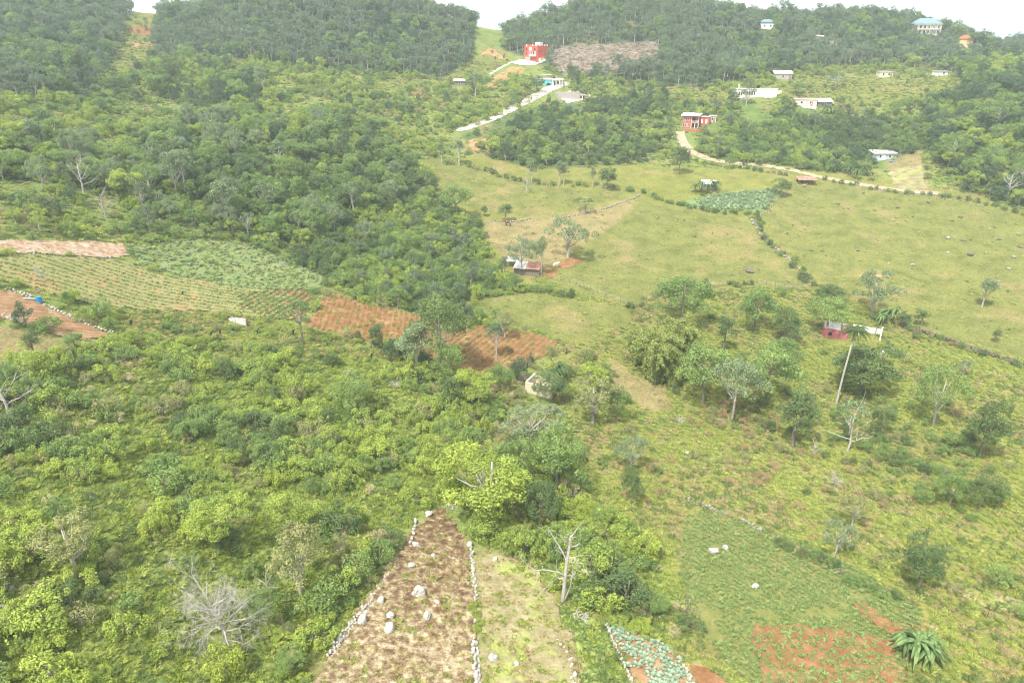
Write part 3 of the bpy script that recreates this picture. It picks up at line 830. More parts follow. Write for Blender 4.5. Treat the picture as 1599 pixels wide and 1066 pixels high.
def part(root, name, mat, *boxes, label=None):
    mb = MB()
    for b in boxes: mb.box(*b)
    o = mb.build(name, mat, root)
    if label: o['label'] = label
    return o
def on_face(face, W, D, u, z, w, h, t0=-.02, t1=.06):
    """box on a wall face: F front (y=0), R right (x=W/2), L left"""
    if face == 'F': return (u - w/2, u + w/2, -t1, -t0, z, z + h)
    if face == 'R': return (W/2 + t0, W/2 + t1, u - w/2, u + w/2, z, z + h)
    return (-W/2 - t1, -W/2 - t0, u - w/2, u + w/2, z, z + h)
def window(root, face, W, D, u, z, w, h, frame=None, name='window', pane=None):
    o = part(root, name, pane or B_GLASS, on_face(face, W, D, u, z, w, h))
    if frame:
        t = .12
        bx = [on_face(face, W, D, u + s * (w/2 + t/2), z - t, t, h + 2*t, -.02, .1) for s in (-1, 1)]
        bx += [on_face(face, W, D, u, zz, w - .002, t, -.02, .098) for zz in (z - t, z + h)]
        part(o, 'frame', frame, *bx)
    return o
def arch(root, face_y, x, z, w, h, mat, name='arch_opening'):
    mb = MB(); k = 8; V = [(x - w/2, z), (x + w/2, z)]
    for i in range(k + 1):
        a = math.pi * i / k; V.append((x + w/2 * math.cos(a), z + h - w/2 + w/2 * math.sin(a)))
    m = len(V)
    mb.add([(a, face_y, b) for a, b in V] + [(a, face_y + .12, b) for a, b in V],
           [tuple(range(m))] + [tuple(range(2*m - 1, m - 1, -1))] + [(i, i + m, (i + 1) % m + m, (i + 1) % m) for i in range(m)])
    return mb.build(name, mat, root)
def gable(root, name, mat, x0, x1, y0, y1, z, hgt, over=.4, t=.12, hip=0.0):
    ym = (y0 + y1) / 2; mb = MB()
    a, b = x0 - over, x1 + over; c, d = y0 - over, y1 + over
    ra, rb = a + hip, b - hip
    V = [(a,c,z),(b,c,z),(b,d,z),(a,d,z),(ra,ym,z+hgt),(rb,ym,z+hgt)]
    V += [(x, y, zz - t) for x, y, zz in V]
    mb.add(V, [(0,1,5,4),(2,3,4,5),(1,2,5),(3,0,4),(6,10,11,7),(8,11,10,9),(7,11,8),(9,10,6),(0,6,7,1),(1,7,8,2),(2,8,9,3),(3,9,6,0)])
    return mb.build(name, mat, root)
def slab(root, name, mat, x0, x1, y0, y1, z0, z1, t=.1, along='y'):
    """sloping sheet roof rising from z0 to z1 along y (or x), with ridged sheets"""
    mb = MB(); k = max(2, int(((x1 - x0) if along == 'y' else (y1 - y0)) / .8))
    for i in range(k):
        if along == 'y':
            a, b = x0 + (x1 - x0) * i / k, x0 + (x1 - x0) * (i + 1) / k - .03
            o = .03 * (i % 2)
            V = [(a,y0,z0+o),(b,y0,z0+o),(b,y1,z1+o),(a,y1,z1+o)]
        else:
            a, b = y0 + (y1 - y0) * i / k, y0 + (y1 - y0) * (i + 1) / k - .03
            o = .03 * (i % 2)
            V = [(x0,a,z0+o),(x1,a,z1+o),(x1,b,z1+o),(x0,b,z0+o)]
        V += [(x, y, z - t) for x, y, z in V]
        mb.add(V, [(0,1,2,3),(7,6,5,4),(0,4,5,1),(1,5,6,2),(2,6,7,3),(3,7,4,0)])
    return mb.build(name, mat, root)
def cyl(root, name, mat, x, y, z, r, h, k=14, dome=.15):
    mb = MB(); mb.tube([(x, y, z), (x, y, z + h*.9), (x, y, z + h*.97), (x, y, z + h)], [r, r, r*.7, r*.3], k)
    return mb.build(name, mat, root, smooth=False)

# vermilion house with a battlemented roof on the saddle
def red_house():
    r = house('red_house', 'three-storey vermilion house with white battlements at the top of the valley', 829, 95, -36, clear=11.5, front=24)
    W, D, Hh = 9.0, 10.5, 7.6
    part(r, 'wall', B_RED, (-W/2, W/2, 0, D, -2, Hh))
    part(r, 'string_course', plain('dark_trim', (.25, .05, .04)), (-W/2 - .06, W/2 + .06, -.06, D + .06, 4.9, 5.1))
    part(r, 'roof', B_CONC, (-W/2 + .1, W/2 - .1, .1, D - .1, Hh, Hh + .08))
    for i in range(9):
        x = -W/2 + .35 + i * (W - .7) / 8
        part(r, 'merlon', B_WHITE if i % 2 else B_RED, (x - .3, x + .3, .02, .3, Hh + .082, Hh + .8))
    for i in range(8):
        y = .9 + i * (D - 1.4) / 7
        part(r, 'merlon', B_WHITE if i % 2 else B_RED, (W/2 - .3, W/2 - .02, y - .3, y + .3, Hh + .082, Hh + .8))
    mb = MB(); mb.add([(-2.4,-.05,Hh),(1.0,-.05,Hh),(-.7,-.05,Hh+1.1),(-2.4,.3,Hh),(1.0,.3,Hh),(-.7,.3,Hh+1.1)], [(0,1,2),(5,4,3),(0,3,4,1),(1,4,5,2),(2,5,3,0)]); mb.build('pediment', B_RED, r)
    part(r, 'stair_house', B_WHITE, (.8, 4.0, 3.0, 6.0, Hh + .08, Hh + 2.0))
    window(r, 'F', W, D, -3.1, 5.6, .9, .9); window(r, 'F', W, D, 2.6, 5.6, .9, .9); window(r, 'F', W, D, -3.1, 3.2, .9, .9); window(r, 'F', W, D, -1.0, 3.0, .5, 1.2)
    arch(r, -.1, -.3, 5.3, 2.2, 1.9, B_WHITE, 'balcony_arch')
    b = part(r, 'balcony', B_WHITE, (-.6, 4.0, -1.2, -.02, 2.3, 2.5), (-.6, 4.0, -1.2, -1.1, 2.5, 3.3))
    for x in (-.5, .7, 1.9, 3.1, 3.9): part(b, 'column', B_WHITE, (x - .1, x + .1, -1.19, -.95, 3.302, 4.9))
    part(r, 'garage_door', B_CONC, on_face('F', W, D, -2.2, -.2, 3.6, 2.2)); part(r, 'door', B_GLASS, on_face('F', W, D, 1.6, 2.5, .9, 2.1))
    for u in (7.4, 9.3): window(r, 'R', W, D, u, 3.2, .5, 1.1)
    part(r, 'terrace', B_CREAM, (W/2 + .02, W/2 + 1.5, 1, D + 2, -2.5, 1.4))
red_house()
def teal_house():
    r = house('turquoise_house', 'low turquoise house with white flat roof and veranda at the end of the white track', 856, 134, -4, clear=11, front=24)
    part(r, 'wall', B_TEAL, (-6.6, 1.6, 0, 7, -1.5, 3.0))
    part(r, 'veranda_wall', B_WHITE, (1.602, 7.4, .6, 7, -1.5, 2.9))
    part(r, 'roof', B_WHITE, (-6.9, 2.0, -.3, 7.3, 3.002, 3.35)); part(r, 'veranda_roof', B_WHITE, (2.01, 7.9, -.9, 7.2, 2.91, 3.2))
    for x in (2.2, 4.0, 5.8, 7.6): part(r, 'column', B_WHITE, (x - .14, x + .14, -.8, -.52, -.6, 2.9))
    for u in (-4.6, -2.4): window(r, 'F', 0, 0, u, 1.0, 1.1, 1.2, B_WHITE)
    part(r, 'door', B_GLASS, (3.0, 3.9, .5, .62, 0, 2.1)); part(r, 'window', B_GLASS, (4.6, 5.7, .5, .62, .9, 2.1))
    arch(r, -.1, .2, -.3, 2.4, 1.7, B_GLASS)
    p = part(r, 'penthouse', B_WOOD, (-3.6, 1.2, 2.5, 5.5, 3.36, 4.4)); part(p, 'canopy', B_TIN, (-3.9, 1.6, 2.2, 5.8, 5.2, 5.3))
    for x in (-3.5, 1.2): part(p, 'post', B_WOOD, (x - .06, x + .06, 2.3, 2.42, 4.402, 5.198))
    cyl(r, 'water_tank', B_TANK, -5.2, 2.2, 3.36, .55, 1.1); cyl(r, 'water_tank', B_TANK, 3.0, 3.5, 3.22, .55, 1.1)
teal_house()
def concrete_house():
    r = house('unfinished_house', 'unfinished grey concrete block house on the pale rubble yard', 892, 155, 8, clear=9, front=16)
    part(r, 'wall', B_CONC, (-7, -.6, 0, .3, -1.5, 3.0), (-.598, 4.2, -.9, -.6, -1.5, 3.2), (-7, -6.7, .302, 6, -1.5, 3.0), (-6.9, 4.2, 6.002, 6.3, -1.5, 3.1), (3.9, 4.2, -.598, 6, -1.5, 2.2))
    part(r, 'floor_slab', B_WHITE, (-6.69, 3.89, .31, 5.99, -.5, .2)); part(r, 'annex', B_CREAM, (4.3, 7.2, -.2, 3, -1.5, 2.0)); part(r, 'annex_roof', B_TIN, (4.1, 7.5, -.5, 3.3, 2.01, 2.15))
    for i, x in enumerate((-6.8, -3.6, -.4, 2.0)): part(r, 'column', B_CONC, (x - .16, x + .16, -.15 if x < -.5 else -1.05, .15 if x < -.5 else -.75, -1, 3.6))
    part(r, 'door', B_GLASS, (6.0, 6.8, -.26, -.21, -.6, 1.5)); part(r, 'window', B_GLASS, (4.6, 5.4, -.26, -.21, .4, 1.3))
concrete_house()
def white_house():
    r = house('arcade_house', 'long white house with a row of arches and a black roof tank', 1181, 152, -3, clear=10, front=22)
    W, D = 19.0, 8.0
    part(r, 'wall', B_WHITE, (-W/2, W/2, 0, D, -2, 3.4)); part(r, 'parapet', B_WHITE, (-W/2 - .2, W/2 + .2, -.2, .2, 3.402, 3.9), (-W/2 - .2, -W/2 + .2, .202, D, 3.402, 3.9))
    part(r, 'roof', B_CREAM, (-W/2 + .21, W/2, .21, D, 3.402, 3.55))
    for x in (-4.6, -3.4, -2.2, -1.1): arch(r, -.1, x, 1.0, .8 if x < -1.5 else .5, 1.7, B_GLASS)
    for x in (-8.2, -7.2): window(r, 'F', W, D, x, .8, .6, 1.6)
    cyl(r, 'water_tank', B_TANK, .9, 2.5, 3.56, .75, 1.8); part(r, 'planter', B_WHITE, (-7, -3.5, -1.6, -1.2, -1.5, .2)); part(r, 'end_wall', B_CREAM, (W/2 + .02, W/2 + 3, 3, 3.4, -2, 2.8))
    part(r, 'ramp_wall', B_WHITE, (3.5, 8.6, -1.0, -.02, -2, .6)); part(r, 'flue', B_WHITE, (-8.2, -7.6, 3, 3.6, 3.56, 5.4))
white_house()
def veranda_house():
    r = house('veranda_house', 'two-storey brick-red house with white balcony columns at the head of the dirt road', 1077, 200, -22, clear=7, front=20)
    W, D = 7.0, 7.0
    part(r, 'wall', B_BRICK, (-W/2, .4, 0, D, -1.5, 5.0), (.402, W/2, 1.6, D, -1.5, 5.0)); part(r, 'annex', B_BRICK, (W/2 + .01, W/2 + 4.5, 3.2, D, -.5, 4.6))
    part(r, 'annex_roof', B_CONC, (W/2 + .02, W/2 + 4.7, 3.0, D + .2, 4.61, 4.8))
    slab(r, 'roof', B_WHITE, -W/2 - .9, W/2 + .6, -1.0, D + .6, 5.4, 5.9)
    b = part(r, 'balcony', B_CONC, (.41, W/2 + .2, -.2, 1.598, 2.3, 2.5))
    for i in range(7): part(b, 'baluster', B_WHITE, (.5 + i * .5, .68 + i * .5, -.15, .05, 2.502, 3.3))
    for x in (.5, 2.1, 3.6): part(r, 'column', B_WHITE, (x - .13, x + .13, -.12, .14, -1, 2.298)); 
    for x in (.5, 3.6): part(r, 'column', B_WHITE, (x - .12, x + .12, .06, .3, 3.302, 5.4))
    for x in (-2.9, -1.9, -.8):
        window(r, 'F', W, D, x, 3.2, .45, 1.3, B_WHITE); window(r, 'F', W, D, x, .6, .45, 1.3, B_WHITE)
    part(r, 'door', B_GLASS, (1.0, 1.9, 1.54, 1.62, 2.51, 4.5)); part(r, 'door', B_GLASS, (1.0, 1.9, 1.54, 1.62, -.5, 1.6))
    for x in (W/2 + 1.2, W/2 + 3.2): part(r, 'window', B_WHITE, (x - .4, x + .4, 3.12, 3.22, 1.9, 3.6))
    part(r, 'terrace', B_BRICK, (-3, 5.5, -2.6, -.3, -2, -.4))
veranda_house()
def small_house(name, label, px, py, yaw, W, D, Hh, wallm, roofm, roof='flat', wins=2, cat='house', clear=5, front=12, door=True):
    r = house(name, label, px, py, yaw, cat, clear=clear, front=front)
    part(r, 'wall', wallm, (-W/2, W/2, 0, D, -1.5, Hh))
    if roof == 'flat': part(r, 'roof', roofm, (-W/2 - .25, W/2 + .25, -.3, D + .25, Hh + .002, Hh + .22))
    elif roof == 'shed': slab(r, 'roof', roofm, -W/2 - .3, W/2 + .3, -.5, D + .3, Hh + .15, Hh + .9)
    elif roof == 'hip': gable(r, 'roof', roofm, -W/2, W/2, 0, D, Hh + .13, D * .26, .5, .12, D * .5)
    else: gable(r, 'roof', roofm, -W/2, W/2, 0, D, Hh + .13, D * .28)
    for i in range(wins):
        u = -W/2 + W * (i + .7) / (wins + .4); window(r, 'F', W, D, u, Hh * .38, .8, 1.0, B_WHITE)
    if door: part(r, 'door', B_WOOD, on_face('F', W, D, W/2 - .8, 0, .8, min(2.0, Hh * .75)))
    return r
small_house('outhouse', 'small grey block outhouse beside the brick-red veranda house', 1112, 191, -18, 3.2, 3, 2.6, B_CREAM, B_CONC, 'flat', 1)
h = small_house('yellow_cottage', 'pale yellow cottage with a red door on the meadow slope', 1258, 166, -10, 9.5, 5, 2.9, B_CREAM, B_CREAM, 'flat', 2, door=False)
part(h, 'door', B_ROOFR, (2.0, 2.9, -.07, .02, 0, 2.1)); part(h, 'porch', B_WHITE, (-2, 4.5, -1.6, -.02, -1, .05)); part(h, 'side_wall', B_YEL, (-9, -4.77, .5, .8, -1, 1.6))
h = small_house('wooden_shack', 'weathered shack with grey tin gable roof next to the yellow cottage', 1288, 168, 12, 7, 5, 2.4, B_WOOD, B_TIN, 'gable', 1)
part(h, 'lean_to', B_TIN, (3.6, 6.0, .5, 4, 1.6, 1.7)); part(h, 'terrace', B_WHITE, (3.6, 8.0, -1.5, .2, -1.2, -.6))
h = small_house('blue_cottage', 'light blue and white cottage with a tin roof beyond the banana plants', 1381, 250, 3, 9.5, 4.5, 2.5, B_BLUE, B_TIN, 'shed', 2, front=16)
part(h, 'wall_panel', B_WHITE, (-2.6, .2, -.06, -.01, 0, 2.3)); part(h, 'bamboo_screen', B_WOOD, (4.78, 7.0, .4, .6, -.8, 2.2)); part(h, 'tarp', B_TARP, (.8, 4.6, -3.4, -1.4, -.5, -.2))
h = house('tin_shed', 'open tin shed with a rusty red and white roof beside the dirt road', 1260, 289, -6, 'shed', clear=5, front=10)
slab(h, 'roof', B_RUST, -3.6, 3.6, -.8, 3.8, 2.0, 2.6)
for x in (-3, -1, 1, 3):
    for y in (0, 3.2): part(h, 'post', B_WOOD, (x - .08, x + .08, y - .08, y + .08, -.5, 2.0 + y * .1))
part(h, 'back_wall', B_WOOD, (-3.2, 3.2, 3.3, 3.4, -.5, 2.2)); part(h, 'trough', B_CONC, (-2.5, .5, .8, 1.4, 0, .5))
small_house('garden_shed', 'small garden shed with a white sheet roof among banana plants', 1107, 296, -12, 5.5, 4, 1.9, B_WOOD, B_WHITE, 'shed', 0, 'shed', 4, 6)
# farm hut on the pasture
h = house('farm_hut', 'low farm hut of upright boards with a patched rusty roof on the pasture edge', 822, 430, -14, 'hut', clear=5, front=8)
slab(h, 'roof', B_RUST, -.2, 3.9, -.6, 4.0, 2.2, 3.0); slab(h, 'roof', B_TIN, -3.9, -.22, -.7, 4.0, 2.15, 3.0)
for i in range(15):
    x = -3.5 + i * .5
    part(h, 'board', B_WOOD, (x - .21, x + .21, 0, .06 + .03 * (i % 3), -.6, 2.0 + .1 * (i % 2)))
part(h, 'side_wall', B_WOOD, (-3.72, -3.62, .1, 3.6, -.6, 2.3)); part(h, 'side_wall', B_WOOD, (3.62, 3.72, .1, 3.6, -.6, 2.3)); part(h, 'back_wall', B_WOOD, (-3.6, 3.6, 3.6, 3.7, -.6, 2.6))
h = house('lean_to_shelter', 'white-roofed lean-to shelter under the tree next to the farm hut', 803, 419, -10, 'shelter', clear=3, front=4)
slab(h, 'roof', B_WHITE, -2.6, 2.2, -.3, 3, 2.3, 2.7)
for x in (-2.3, 0, 2.0):
    for y in (0, 2.7): part(h, 'post', B_WOOD, (x - .08, x + .08, y - .08, y + .08, -.5, 2.2 + y * .14))
# roofless ruin with pink plaster
h = house('pink_ruin', 'roofless ruin with faded pink plaster walls behind the tall palm', 1303, 528, -24, 'ruin', clear=6, front=6)
part(h, 'front_wall', B_PINK, (-2.6, 2.6, 0, .3, -.8, 2.4)); part(h, 'end_wall', B_PINK, (2.602, 2.9, 0, 5, -.8, 2.5)); part(h, 'end_wall', B_PINK, (-2.9, -2.602, 0, 5, -.8, 2.1))
part(h, 'back_wall', B_CREAM, (-2.6, 2.6, 5.002, 5.3, -.8, 2.3)); slab(h, 'broken_roof', B_TIN, -2.7, 1.0, -.1, 4.9, 2.45, 2.6)
window(h, 'F', 0, 0, -1.2, .6, .8, .9); part(h, 'partition', B_CREAM, (.6, .8, .31, 4.9, -.6, 2.0))
h = house('white_ruin', 'broken white wall corner of a ruin beyond the palm trunk', 1362, 530, -30, 'ruin', clear=4, front=5)
part(h, 'wall', B_WHITE, (-5, 1.5, 3, 3.3, -.8, 1.9)); part(h, 'wall', B_WHITE, (1.502, 1.8, .2, 3.3, -.8, 2.6)); part(h, 'wall_stub', B_CREAM, (-3.4, -3.1, .4, 2.99, -.8, 1.1)); part(h, 'door_post', B_WOOD, (.3, .5, 2.9, 3.0, -.6, 2.2))
h = house('gate_pillar', 'short white stone pillar standing in the grass below the ruins', 1375, 563, 10, 'pillar', clear=1, front=3)
part(h, 'shaft', B_CREAM, (-.25, .25, 0, .5, -.4, 2.2)); part(h, 'cap', B_WHITE, (-.33, .33, -.08, .58, 2.202, 2.4))
# old masonry cottage in the gully
h = house('stone_ruin', 'crumbling cream masonry cottage shell under a dark tree in the gully', 842, 618, -28, 'ruin', clear=4, front=5)
part(h, 'front_wall', B_CREAM, (-3.4, -1.55, 0, .35, -1.5, 2.5), (-.65, 2.9, 0, .35, -1.5, 2.3), (-1.548, -.652, 0, .35, -1.5, .7), (-1.548, -.652, 0, .35, 1.8, 2.4))
part(h, 'end_wall', B_CREAM, (-3.4, -3.05, .352, 4.5, -1.2, 2.7)); part(h, 'end_wall', B_BRICK, (2.902, 3.25, 0, 4.5, -1.5, 1.9)); part(h, 'back_wall', B_CREAM, (-3.04, 2.9, 4.2, 4.5, -1.2, 2.2))
part(h, 'window', B_WOOD, (-1.5, -.7, .36, .42, .7, 1.8)); part(h, 'corner_post', B_WHITE, (3.6, 3.9, 1.2, 1.5, -1, 2.6))
# far houses
def mansion():
    r = house('hilltop_mansion', 'white two-storey mansion with a blue hipped roof on the ridge', 1446, 53, -8, clear=9, front=13)
    part(r, 'wall', B_WHITE, (-8, 8, 0, 9, -3, 5.6)); gable(r, 'roof', B_ROOFB, -8, 8, 0, 9, 5.75, 3.2, .7, .15, 5)
    for i in range(8): part(r, 'column', B_CREAM, (-7.8 + i * 2.2, -7.5 + i * 2.2, -1.2, -.9, -3, 5.2))
    part(r, 'veranda', B_WHITE, (-8, 8, -1.4, -.02, 2.4, 2.6)); part(r, 'veranda_roof', B_CREAM, (-8.2, 8.2, -1.5, -.02, 5.21, 5.4))
    for i in range(6): window(r, 'F', 16, 9, -6.6 + i * 2.6, 3.2, 1.0, 1.4); window(r, 'F', 16, 9, -6.6 + i * 2.6, .3, 1.0, 1.5)
    part(r, 'side_wing', B_CREAM, (-14, -8.05, 3, 8, -3, 2.6))
mansion()
h = small_house('orange_house', 'tall yellow-orange house with a red roof on the ridge beside a big tree', 1505, 78, -20, 8, 8, 6.2, B_YEL, B_ROOFR, 'hip', 2, clear=7, front=18)
part(h, 'balcony', B_WHITE, (4.02, 6.4, 1, 6, 2.6, 2.8)); part(h, 'lower_wall', B_YEL, (-9, -4.05, 1, 3, -3, 1.2))
small_house('grey_house', 'pale grey wide house on the right-hand ridge top', 1588, 76, 5, 14, 6, 3.2, B_CREAM, B_CONC, 'flat', 3, clear=7, front=14)
small_house('meadow_cottage', 'grey concrete cottage at the back of the upper meadow', 1383, 121, -5, 6.5, 5, 2.6, B_CREAM, B_CONC, 'flat', 2, front=10)
small_house('meadow_hut', 'low white hut at the far end of the upper meadow', 1473, 118, 4, 7, 4, 1.8, B_WHITE, B_TIN, 'flat', 1, front=10)
small_house('wood_cottage', 'cream cottage half hidden in the trees below the ridge', 1305, 72, 6, 5.5, 5, 3, B_CREAM, B_CONC, 'flat', 2, front=14)
small_house('wood_hut', 'small pale hut left of the cream cottage in the trees', 1283, 66, 14, 4, 4, 3, B_CREAM, B_WHITE, 'shed', 1, front=12)
small_house('blue_roof_house', 'house with a pale blue roof between wooded hilltops', 1198, 46, 0, 9, 6, 4, B_WHITE, B_ROOFB, 'hip', 2, front=22)
small_house('track_shed', 'small white-roofed shed among trees left of the saddle', 718, 134, 10, 5.5, 4, 2.2, B_WOOD, B_WHITE, 'shed', 1, 'shed', 4, 10)
small_house('grey_barn', 'weathered grey barn roof rising behind the arcade house', 1222, 124, 0, 9, 5, 2.6, B_CONC, B_TIN, 'gable', 1, 'barn', 6, 10)

# water barrel and pipe, sheet-metal pen
p = hit(62, 472); r = tag(empty('water_barrel', p, .3), 'bright blue plastic barrel at the edge of the ploughed field', 'barrel'); AVOID.append((p[0], p[1], 2.5))
cyl(r, 'drum', B_BARREL, 0, 0, -.1, .55, 1.15); cyl(r, 'lid', B_BARREL, 0, 0, 1.06, .5, .1)
a, b = hit(38, 469), p
mb = MB(); mb.tube([a + [0, 0, .5], (a + b) / 2 + [0, 0, .62], b + [-.6, 0, .75]], [.12, .12, .12], 6); tag(mb.build('water_pipe', B_PIPE), 'pale pipe lying towards the blue barrel', 'pipe')
p = hit(372, 505); r = tag(empty('sheet_pen', p, R(-12)), 'pen of leaning grey metal sheets on the scrubby slope', 'pen'); AVOID.append((p[0], p[1], 3))
for i in range(6):
    mb = MB(); x = -2.2 + i * .75; mb.box(x, x + .72, 0, .05, -.3, 1.1 + .12 * (i % 3)); mb.build('sheet', B_TIN, r, rot=(R(-8 + 5 * (i % 2)), 0, R(-4 * (i % 3))))
part(r, 'heap', B_RUST, (-.6, 1.4, .3, 1.4, -.3, .8)); part(r, 'side_sheet', B_TIN, (-2.3, -2.24, .06, 1.8, -.3, 1.0)); part(r, 'post', B_WOOD, (2.3, 2.42, .06, .2, -.3, 1.4))

# ------------------------------------------------------------------ single trees traced in the photograph: foot pixel, height and width in pixels
def metres(p, npx):
    d = depth_at(p); v = -math.atan2(p[2] - CAM_Z, math.hypot(p[0], p[1]))
    return npx * d / F, npx * d / F / max(.6, math.cos(v))
COUNT = {}
def plant(key, p, h=None, w=None, name='tree', label=None, cat='tree', group=None, rz=None, parts=('trunk', 'crown'), clear=True):
    pr = PROTO[key]
    sz = h / pr['h'] if h else 1.0
    sx = w / pr['w'] if w else sz
    r = empty(name, p, rz if rz is not None else random.random() * 6.28, (sx, sx, sz))
    tag(r, label, cat, group)
    obj(parts[0], pr['trunk'], r); obj(parts[1], pr['crown'], r)
    if clear: AVOID.append((p[0], p[1], max(.7, (w or 3) * .14), 1))
    return r
TREES = [
 (1362,494,76,72,'sparse_gry0','open-crowned grey-green tree on the wall above the pink ruin'),
 (1288,520,60,72,'round_mid0','dense bright green round tree left of the pink ruin'),
 (1296,478,36,50,'round_drk1','dark bushy tree where the pasture wall meets the hedge'),
 (1533,480,48,28,'tall_gry1','lone thin tree on bare red earth in the big pasture'),
 (1553,534,22,14,'tall_drk0','tiny dark tree standing low in the big pasture'),
 (1437,509,30,22,'tall_drk1','small dark tree on the wall right of the banana plants'),
 (1411,512,28,20,'round_drk0','small rounded tree beside the banana plants on the wall'),
 (1503,588,30,22,'sparse_gry1','small pale tree below the pasture wall'),
 (1098,628,92,96,'round_mid0','broad spreading tree beside the bamboo'),
 (1196,632,98,92,'round_mid1','large dense spreading tree at the right of the bamboo grove'),
 (1143,655,98,74,'spread_gry0','grey-green tree with a pale slanting trunk between the two broad trees'),
 (1128,550,62,32,'tall_drk2','narrow dark green tree behind the broad trees'),
 (1178,517,74,62,'round_mid1','rounded tree standing below the pasture hedge'),
 (1064,508,76,86,'round_mid2','large rounded tree behind the bamboo at the pasture corner'),
 (1228,537,56,52,'round_drk2','dark rounded tree between the grove and the pink ruin'),
 (1216,584,60,62,'round_mid0','leafy tree behind the large dense spreading tree'),
 (1238,697,92,62,'tall_drk0','dense dark tree with brown vines at its foot'),
 (1346,612,80,100,'round_drk1','wide dark tree in front of the white ruin wall'),
 (1372,678,52,36,'tall_drk1','small upright tree beside the bare-limbed tree'),
 (1458,662,98,76,'spread_mid2','tree with a pale trunk and two-tiered crown on the open grass'),
 (1530,714,98,62,'round_drk1','dark lollipop-shaped tree alone on the right grass slope'),
 (1432,918,86,68,'round_drk0','dark grey-green tree beside the potato field hedge'),
 (1302,868,56,46,'sparse_gry2','small grey tree on the overgrown wall above the potato field'),
 (1330,822,52,42,'sparse_olv1','small olive tree uphill of the overgrown wall'),
 (985,786,56,40,'round_drk2','small dark tree at the edge of the gully thicket'),
 (985,738,58,54,'sparse_gry0','pale-trunked tree above the gully thicket'),
 (926,662,74,66,'sparse_olv0','yellowish tree on the bank below the stone ruin'),
 (962,662,56,42,'round_mid2','green tree beside the yellowish tree on the bank'),
 (886,402,66,56,'sparse_gry1','thin grey tree on the tan pasture above the farm hut'),
 (815,428,62,58,'spread_gry1','spreading tree shading the farm hut and shelter'),
 (845,432,66,16,'tall_gry2','slender pale-stemmed tree at the corner of the farm hut'),
 (913,334,24,34,'flat_drk0','small flat-topped tree in the middle of the tan pasture'),
 (790,346,30,22,'tall_drk2','small dark tree at the pasture wall by the cow'),
 (757,338,18,12,'tall_drk0','tiny tree on the pasture wall next to the small dark tree'),
 (714,340,54,52,'round_mid0','tree at the wood edge overlooking the upper pasture'),
 (740,372,40,34,'round_drk1','dark tree at the wood edge above the tan pasture'),
 (948,296,36,30,'round_drk2','dark round tree on the hedge above the upper pasture'),
 (1061,272,50,30,'round_drk0','dark rounded tree below the bend of the dirt road'),
 (1218,307,30,28,'round_drk1','dark rounded tree at the corner of the vegetable patch'),
 (690,580,124,96,'spread_drk2','big blue-green tree rising over the red fields'),
 (652,590,90,50,'tall_gry0','slim pale-trunked tree beside the big blue-green tree'),
 (473,538,66,52,'flat_drk1','umbrella-shaped tree left of the red seedling field'),
 (590,548,50,24,'tall_drk1','thin tree standing at the lower edge of the seedling field'),
 (628,556,34,28,'round_mid1','low tufted tree at the lower edge of the seedling field'),
 (712,640,56,44,'tall_drk2','dark tree leaning over the curved crop rows'),
 (775,562,62,28,'tall_gry1','thin tree in the middle of the curved crop rows'),
 (788,528,44,36,'sparse_olv2','yellow-flecked tree at the top edge of the curved crop rows'),
 (738,640,66,78,'bright0','bright green round tree below the curved crop rows'),
 (702,606,72,50,'round_mid2','green tree between the red fields and the gully'),
 (862,628,52,56,'round_drk0','dark tree overhanging the stone ruin'),
 (782,612,44,44,'round_mid0','round tree left of the stone ruin'),
 (766,806,100,128,'bright1','wide yellow-green spreading tree at the top of the straw field'),
 (836,694,64,88,'sparse_gry2','pale open tree with whitish limbs in the gully'),
 (800,770,88,66,'round_mid1','tall green tree right of the yellow-green spreading tree'),
 (870,770,96,86,'round_mid2','large green tree on the thicket edge above the dead tree'),
 (842,822,72,60,'round_drk1','dark tree in the gully below the yellow-green tree'),
 (470,928,96,78,'sparse_olv1','yellow-flecked thin-trunked tree in the near thicket'),
 (455,830,70,70,'round_yel0','yellow-green tree above the flecked tree in the near thicket'),
 (345,860,80,84,'round_yel1','broad yellow-green tree above the bleached dead tree'),
 (120,890,84,84,'sparse_olv0','tree with pale bare upper limbs in the left thicket'),
 (838,146,26,22,'round_drk2','dark round tree beside the white track'),
 (742,152,38,24,'tall_gry0','grey tree left of the white track'),
 (760,142,24,18,'round_mid2','small tree left of the orange plot'),
 (1522,80,34,34,'round_drk0','large dark tree beside the orange house on the ridge'),
 (1512,122,34,34,'round_drk1','dark round tree at the right end of the upper meadow'),
 (1480,792,56,52,'round_mid0','bushy tree on the right-hand thicket bank'),
 (1528,796,58,54,'round_drk2','dark bushy tree at the end of the right-hand thicket bank'),
 (1165,165,34,26,'sparse_gry0','pale-trunked tree below the arcade house'),
 (70,600,60,46,'round_yel2','leafy yellow-green tree at the left edge below the ploughed field'),
 (56,560,50,30,'tall_drk0','vine-draped dark leaning tree below the ploughed field'),
 (555,640,58,62,'round_mid1','rounded green tree in the scrub below the umbrella tree'),
 (1245,150,22,24,'round_mid2','small tree on the meadow above the yellow cottage'),
 (1305,138,26,22,'sparse_gry1','thin tree alone on the upper meadow'),
]
for px, py, hp, wp, key, lb in TREES:
    p = hit(px, py); w_, h_ = metres(p, wp)[0] * 1.12, metres(p, hp)[1] * .95
    plant(key, p, h_, w_, label=lb)

